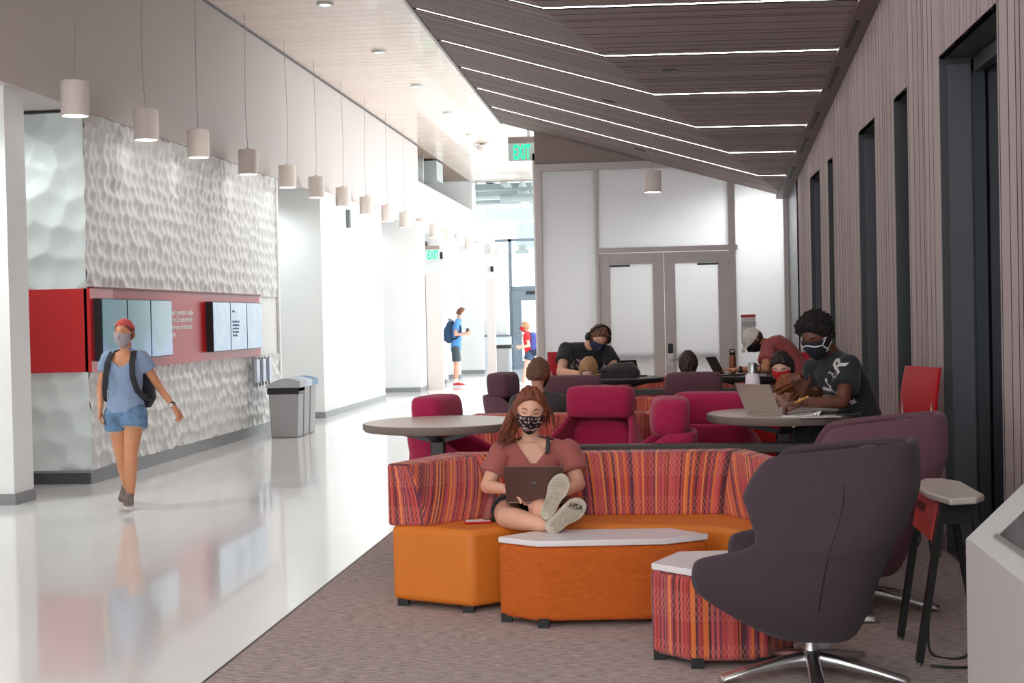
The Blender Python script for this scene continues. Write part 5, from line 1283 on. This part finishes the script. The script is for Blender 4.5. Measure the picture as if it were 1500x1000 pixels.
tee(P, cloth('slate_plum_top', (76, 62, 78)), sleeve=1, hem=0, voxel=.011, long=True); shorts(P, cloth('dark_trousers', (44, 46, 58)), 1.9, name='trousers', voxel=.012)
hairdo(P, hairmat('hair_black_brown', (44, 30, 28)), 'short', .020, noise_a=.010, front=.62); facemask(P, mat('mask_red', (204, 30, 40), .8), M_white); features(P, mat('lash_dark', (40, 26, 22), .6))

# ---- auburn haired woman
J = dict(hd=W_(1160, 572, 9.75), nk=W_(1180, 585, 9.9), ls=W_(1168, 600, 9.75), rs=W_(1205, 592, 10.05), le=W_(1150, 596, 9.5), lw=W_(1136, 580, 9.45), re=W_(1190, 612, 9.75), rw=W_(1170, 600, 9.55),
         pl=W_(1225, 655, 10.0), lh=W_(1215, 658, 9.9), rh=W_(1228, 658, 10.1), lk=W_(1180, 665, 9.75), la=W_(1180, 740, 9.9), rk=W_(1190, 665, 10.1), ra=W_(1190, 740, 10.1))
P = make_person('person bent low between the silver laptop and the writing person, face turned down', (J['pl'].x, 10.0, 0), J, W=(.145, .14, .10, .046), s=.97, head=(-60, 48, 0), skinm=SK_P, voxel=.008, hands={'l': ((-.4, -.3, -.8), (1, 0, 0), 1, 30), 'r': ((-.8, -.5, 0), (0, 0, -1), 1, 25)})
tee(P, cloth('cream_top', (216, 200, 190)), sleeve=.4, hem=0, voxel=.011); shorts(P, cloth('dark_trousers', (44, 46, 58)), 1.9, name='trousers', voxel=.012)
HG = hairmat('hair_ginger', (150, 84, 46)); hairdo(P, HG, 'long', .020, noise_a=.012, front=.62); features(P, mat('brow_auburn', (120, 70, 48), .8))
strands(P, HG, [W_(1182, 548, 9.75), W_(1168, 556, 9.55), W_(1154, 565, 9.5), W_(1144, 571, 9.48), W_(1138, 576, 9.48)], .010, 46, 6, wav=.03)
strands(P, HG, [W_(1188, 550, 9.8), W_(1180, 562, 9.62), W_(1172, 577, 9.55), W_(1164, 590, 9.52)], .010, 34, 7, wav=.03)

# ---- man writing at the right round table
J = dict(hd=W_(1197, 494, 8.78), nk=W_(1222, 521, 8.92), ls=W_(1192, 541, 9.08), rs=W_(1244, 536, 8.74), le=W_(1196, 585, 9.02), lw=W_(1176, 572, 8.78), re=W_(1234, 588, 8.58), rw=W_(1180, 590, 8.52),
         pl=W_(1262, 628, 8.95), mid=W_(1262, 575, 8.95), lh=W_(1252, 632, 9.06), rh=W_(1256, 634, 8.84), lk=W_(1180, 632, 9.0), la=W_(1185, 720, 9.05), rk=W_(1178, 636, 8.72), ra=W_(1184, 725, 8.76))
P = make_person('person in black printed tee and dark mask writing at the round table', (J['pl'].x, 8.95, 0), J, W=(.150, .165, .115, .060), s=1.13, head=(-40, 26, 0), skinm=SK_D, arms=(.050, .042, .028), legs=(.085, .058, .042), voxel=.0065,
                hands={'l': ((-.35, -.3, .75), (-.3, -.9, -.1), 1, 60), 'r': ((-1, .05, -.05), (0, 0, -1), 1, 45)})
sh_ = tee(P, cloth('black_cotton_tee', (38, 38, 42)), sleeve=.62, hem=0, voxel=.008, gap=.016, loose=.02)
shorts(P, cloth('black_trousers', (26, 26, 28)), 1.95, name='trousers', voxel=.012)
hairdo(P, mat('hair_black_curly', (30, 22, 22), .85, nscale=60, namt=.5, bump=1, bscale=110), 'afro', .040, noise_a=.010, nscale=.03, front=.60, low=-.25)
mk = facemask(P, mat('mask_dark_navy', (34, 34, 44), .85), M_white)
M3 = P['M']; tb = MB()
def onface(x, z, off=.014):
    d = V((x, -.08, z)).normalized()
    for _ in range(4):
        rr = hr(d, False); d = V((x, -sqrt(max(1e-6, rr*rr-x*x-z*z)), z)).normalized()
    return P['J']['hd']+M3 @ (d*(max(hr(d), hr(d, False))+off))*P['s']
tb.tube([onface(x/1000, (-2-abs(x)*.18 + 9*g(x, 18))/1000, .012) for x in range(-62, 63, 8)], .0042, 6)
for sx in (-1, 1):
    tb.tube([onface(sx*.058, -.012, .012), onface(sx*.060, -.04, .012), onface(sx*.050, -.075, .012)], .004, 6)
    tb.tube([onface(sx*.060, -.012, .010), P['J']['hd']+M3 @ V((sx*.080, -.02, .018))*P['s'], P['J']['hd']+M3 @ V((sx*.086, .014, .030))*P['s']], .0034, 6)
tb.build('white_trim', M_white, mk, smooth=180)
features(P, mat('brow_black', (26, 18, 16), .8))
# lettering on the tee front
for s2, px_, py_, sz, rz in (('WAR', 1209, 566, .15, -58), ('O', 1234, 586, .05, -40), ('1x', 1240, 592, .04, -30)):
    me = text_mesh(s2, sz, .002, .003, 'CENTER'); o_ = at(px_, py_, 8.60 if s2 == 'WAR' else 8.70)-P['A']
    mm = Matrix.Translation(o_) @ Matrix.Rotation(radians(-38), 4, 'Z') @ Matrix.Rotation(radians(72), 4, 'X') @ Matrix.Rotation(radians(-rz), 4, 'Z'); me.transform(mm)
    # drape onto the shirt
    dg = bpy.context.evaluated_depsgraph_get()
    from mathutils.bvhtree import BVHTree
    bt2 = BVHTree.FromPolygons([v.co for v in sh_.data.vertices], [tuple(p.vertices) for p in sh_.data.polygons])
    for v in me.vertices:
        d_ = V((.5, .85, 0)).normalized(); h_ = bt2.ray_cast(v.co-d_*.5, d_)
        if h_[0] is not None: v.co = h_[0]-d_*.004
    put(me, 'shirt_lettering', mat('lettering_white', (226, 222, 220), .8), sh_)
pc = thing('pencil', 'yellow pencil in the hand of the person writing', 'pencil', tuple(W_(1165, 590, 8.46)))
MB().tube([V((-.0, 0, 0)), W_(1184, 580, 8.44)-W_(1165, 590, 8.46)], .0045, 6).build('shaft', mat('pencil_yellow', (236, 168, 40), .5), pc)
# things on the right round table
ZT = TR+.002
q = onz(1152, 597, ZT); o = thing('notebook', 'open spiral notebook with curled white page under the writing hand', 'notebook', (W_(1172, 600, 8.56).x, 8.55, ZT), radians(-12))
nb = MB(); 
for i in range(10):
    a0, a1 = i/10, (i+1)/10; f_ = lambda a: (.24*a-.10-(.03*max(0, a-.8)), .006+.045*max(0, a-.55)**1.2*1.6)
    (x0, z0), (x1, z1) = f_(a0), f_(a1); nb.hexa([(x0, -.1, 0), (x1, -.1, 0 if i < 6 else z1-.004), (x1, .1, 0 if i < 6 else z1-.004), (x0, .1, 0 if i < 7 else z0-.004), (x0, -.1, z0), (x1, -.1, z1), (x1, .1, z1), (x0, .1, z0)])
nb.build('pages', M_lam, o)
o = tag(MB().box((-.14, -.10, 0), (.14, .10, .012)).build('folder', M_blk, loc=(W_(1222, 600, 8.62).x, 8.62, ZT), bevel=.003, rot=radians(-8)), 'flat black folder at the right edge of the round table', 'folder')
o = tag(MB().box((-.12, -.09, 0), (.12, .09, .004)).build('paper_sheet', M_lam, loc=(W_(1196, 602, 8.5).x, 8.44, ZT), rot=radians(10)), 'loose white paper on the round table beside the notebook', 'paper')
q = W_(1112, 600, 8.7)
laptop('silver laptop with its lid to the camera on the right round table', (W_(1119, 600, 8.62).x, 8.66, ZT), radians(130), .155, .21, .205, 26, mat('laptop_silver', (196, 180, 170), .35, metal=.5), M_blk)
bx = W_(1103, 560, 8.95)
bt_ = thing('water_bottle', 'white insulated bottle with steel lid behind the silver laptop', 'bottle', (bx.x, 8.98, ZT)); bt_.scale = (1.02, 1.02, 1.17)
MB().lathe([(.042, 0), (.046, .01), (.046, .175), (.040, .20), (.026, .215)], n=28).build('body', mat('bottle_white', (236, 222, 228), .4), bt_, smooth=40)
MB().lathe([(.030, .212), (.030, .262), (.026, .268)], n=24).build('lid', M_satin, bt_, smooth=40)
MB().tube([(.028, 0, .255), (.05, 0, .25), (.052, 0, .225), (.03, 0, .215)], .005, 8).build('loop', M_blk, bt_, smooth=180)

# ---- far standing man
Y0 = 31.75
J = dict(hd=W_(675.5, 458.5, Y0), nk=W_(672.5, 468, Y0), ls=W_(669, 474, Y0-.18), rs=W_(671, 474, Y0+.18), le=W_(667, 490, Y0-.22), lw=W_(681, 489, Y0-.2), re=W_(671, 490, Y0+.22), rw=W_(683, 487, Y0+.1),
         pl=W_(668, 510, Y0), lh=W_(667.5, 511, Y0-.09), rh=W_(668.5, 511, Y0+.09), lk=W_(668.5, 534, Y0-.1), la=W_(667, 559, Y0-.08), rk=W_(669.5, 534, Y0+.1), ra=W_(668.5, 559, Y0+.1))
P = make_person('person in blue tee and dark shorts standing far down the hall in profile', (J['pl'].x, Y0, 0), J, W=(.14, .17, .105, .055), head=(88, 12, 0), skinm=SK_L, voxel=.011, hands={'l': ((1, .1, .25), (.2, .6, .6), -1, 60), 'r': ((1, 0, .2), (0, -1, .2), 1, 60)}, legs=(.08, .055, .038))
tee(P, cloth('sky_blue_tee', (84, 150, 220)), sleeve=.55, hem=-.08, voxel=.014); shorts(P, cloth('slate_shorts', (70, 82, 90)), .8, voxel=.014)
hairdo(P, HB, 'short', .018); facemask(P, M_white, M_white)
rs_ = mat('red_trainer', (200, 44, 52), .6); wsk = mat('white_sole', (236, 234, 232), .6)
for a, yy_ in (('l', -.08), ('r', .1)):
    an = J[a+'a']; shoe(P, (an.x-.05, an.y, .012), (an.x+.21, an.y-.03, .012), (0, 0, 1), rs_, wsk); MB().tube([an-P['A']+V((0, 0, -.03)), an-P['A']+V((0, 0, .06))], .047, 12).build('sock', M_white, P['t'], smooth=60)
bp_ = thing('backpack', 'dark blue backpack on the far standing person', 'backpack', tuple(W_(657.5, 486, Y0)))
put(fuse(MB().loft([((.03, 0, -.26), (1, 0, 0), (0, 1, 0), .07, .12), ((0, 0, -.18), (1, 0, 0), (0, 1, 0), .13, .15), ((-.01, 0, 0), (1, 0, 0), (0, 1, 0), .13, .15), ((.05, 0, .22), (1, 0, 0), (0, 1, 0), .08, .11), ((.07, 0, .27), (1, 0, 0), (0, 1, 0), .04, .06)], power=2.6), 'bag', .015, 3), 'bag_body', cloth('bag_teal', (44, 74, 106)), bp_, smooth=180)
MB().tube([(.1, -.13, .2), (.2, -.15, .22), (.30, -.17, .12), (.31, -.18, -.05), (.2, -.17, -.15), (.1, -.14, -.18)], .02, 8).build('shoulder_strap', M_strap, bp_, smooth=180)
MB().tube([(.02, 0, .25), (.0, 0, .30), (.06, 0, .30), (.07, 0, .25)], .012, 6).build('grab_loop', M_strap, bp_, smooth=180)
o = tag(MB().lathe([(.03, -.06), (.038, .05), (.038, .06)], n=16).build('coffee_cup', mat('cup_dark', (58, 54, 54), .5), loc=tuple(W_(685, 484.5, Y0-.12)), smooth=40), 'small dark cup held by the far person in blue', 'cup')

# ---- far woman in red
Y0 = 31.6
J = dict(hd=W_(769, 479, Y0), nk=W_(772, 486.5, Y0), ls=W_(770.5, 491, Y0-.15), rs=W_(775, 491, Y0+.15), le=W_(775, 506, Y0-.2), lw=W_(763, 508, Y0-.25), re=W_(778, 506, Y0+.2), rw=W_(766, 509, Y0+.1),
         pl=W_(776, 517, Y0), lh=W_(775.5, 519, Y0-.09), rh=W_(777, 519, Y0+.09), lk=W_(770, 541, Y0-.1), la=W_(766.5, 562, Y0-.05), rk=W_(778, 541, Y0+.1), ra=W_(784, 560, Y0+.15))
P = make_person('person in red top and denim shorts with red mask, far off by the partition', (J['pl'].x, Y0, 0), J, W=(.14, .14, .10, .046), s=.98, head=(-86, 6, 0), skinm=SK_P, voxel=.011, hands={'l': ((-1, 0, .1), (0, 1, 0), 1, 50), 'r': ((-1, 0, .1), (0, -1, 0), 1, 50)})
tee(P, cloth('bright_red_tee', (220, 36, 44)), sleeve=.5, hem=-.0, voxel=.014); shorts(P, mat('denim_dark', (70, 88, 116), .9, nscale=12, namt=.2), .35, voxel=.014)
hairdo(P, hairmat('hair_blonde', (184, 140, 98)), 'short', .02, low=-.6); facemask(P, mat('mask_red', (204, 30, 40), .8), M_white)
for a in 'lr': an = J[a+'a']; shoe(P, (an.x+.05, an.y, .012), (an.x-.19, an.y, .012), (0, 0, 1), M_white, wsk)
bp_ = thing('backpack', 'blue and dark backpack on the far person in red', 'backpack', tuple(W_(783, 500, Y0)))
put(fuse(MB().loft([((-.02, 0, -.2), (1, 0, 0), (0, 1, 0), .09, .14), ((0, 0, -.1), (1, 0, 0), (0, 1, 0), .13, .16), ((0, 0, .1), (1, 0, 0), (0, 1, 0), .11, .15), ((-.04, 0, .22), (1, 0, 0), (0, 1, 0), .05, .08)], power=2.6), 'bag', .015, 3), 'bag_body', cloth('bag_violet', (82, 92, 168)), bp_, smooth=180)
MB().box((-.13, -.17, -.33), (.12, .17, -.18)).build('lower_pocket', cloth('bag_navy', (44, 52, 78)), bp_, bevel=.03)
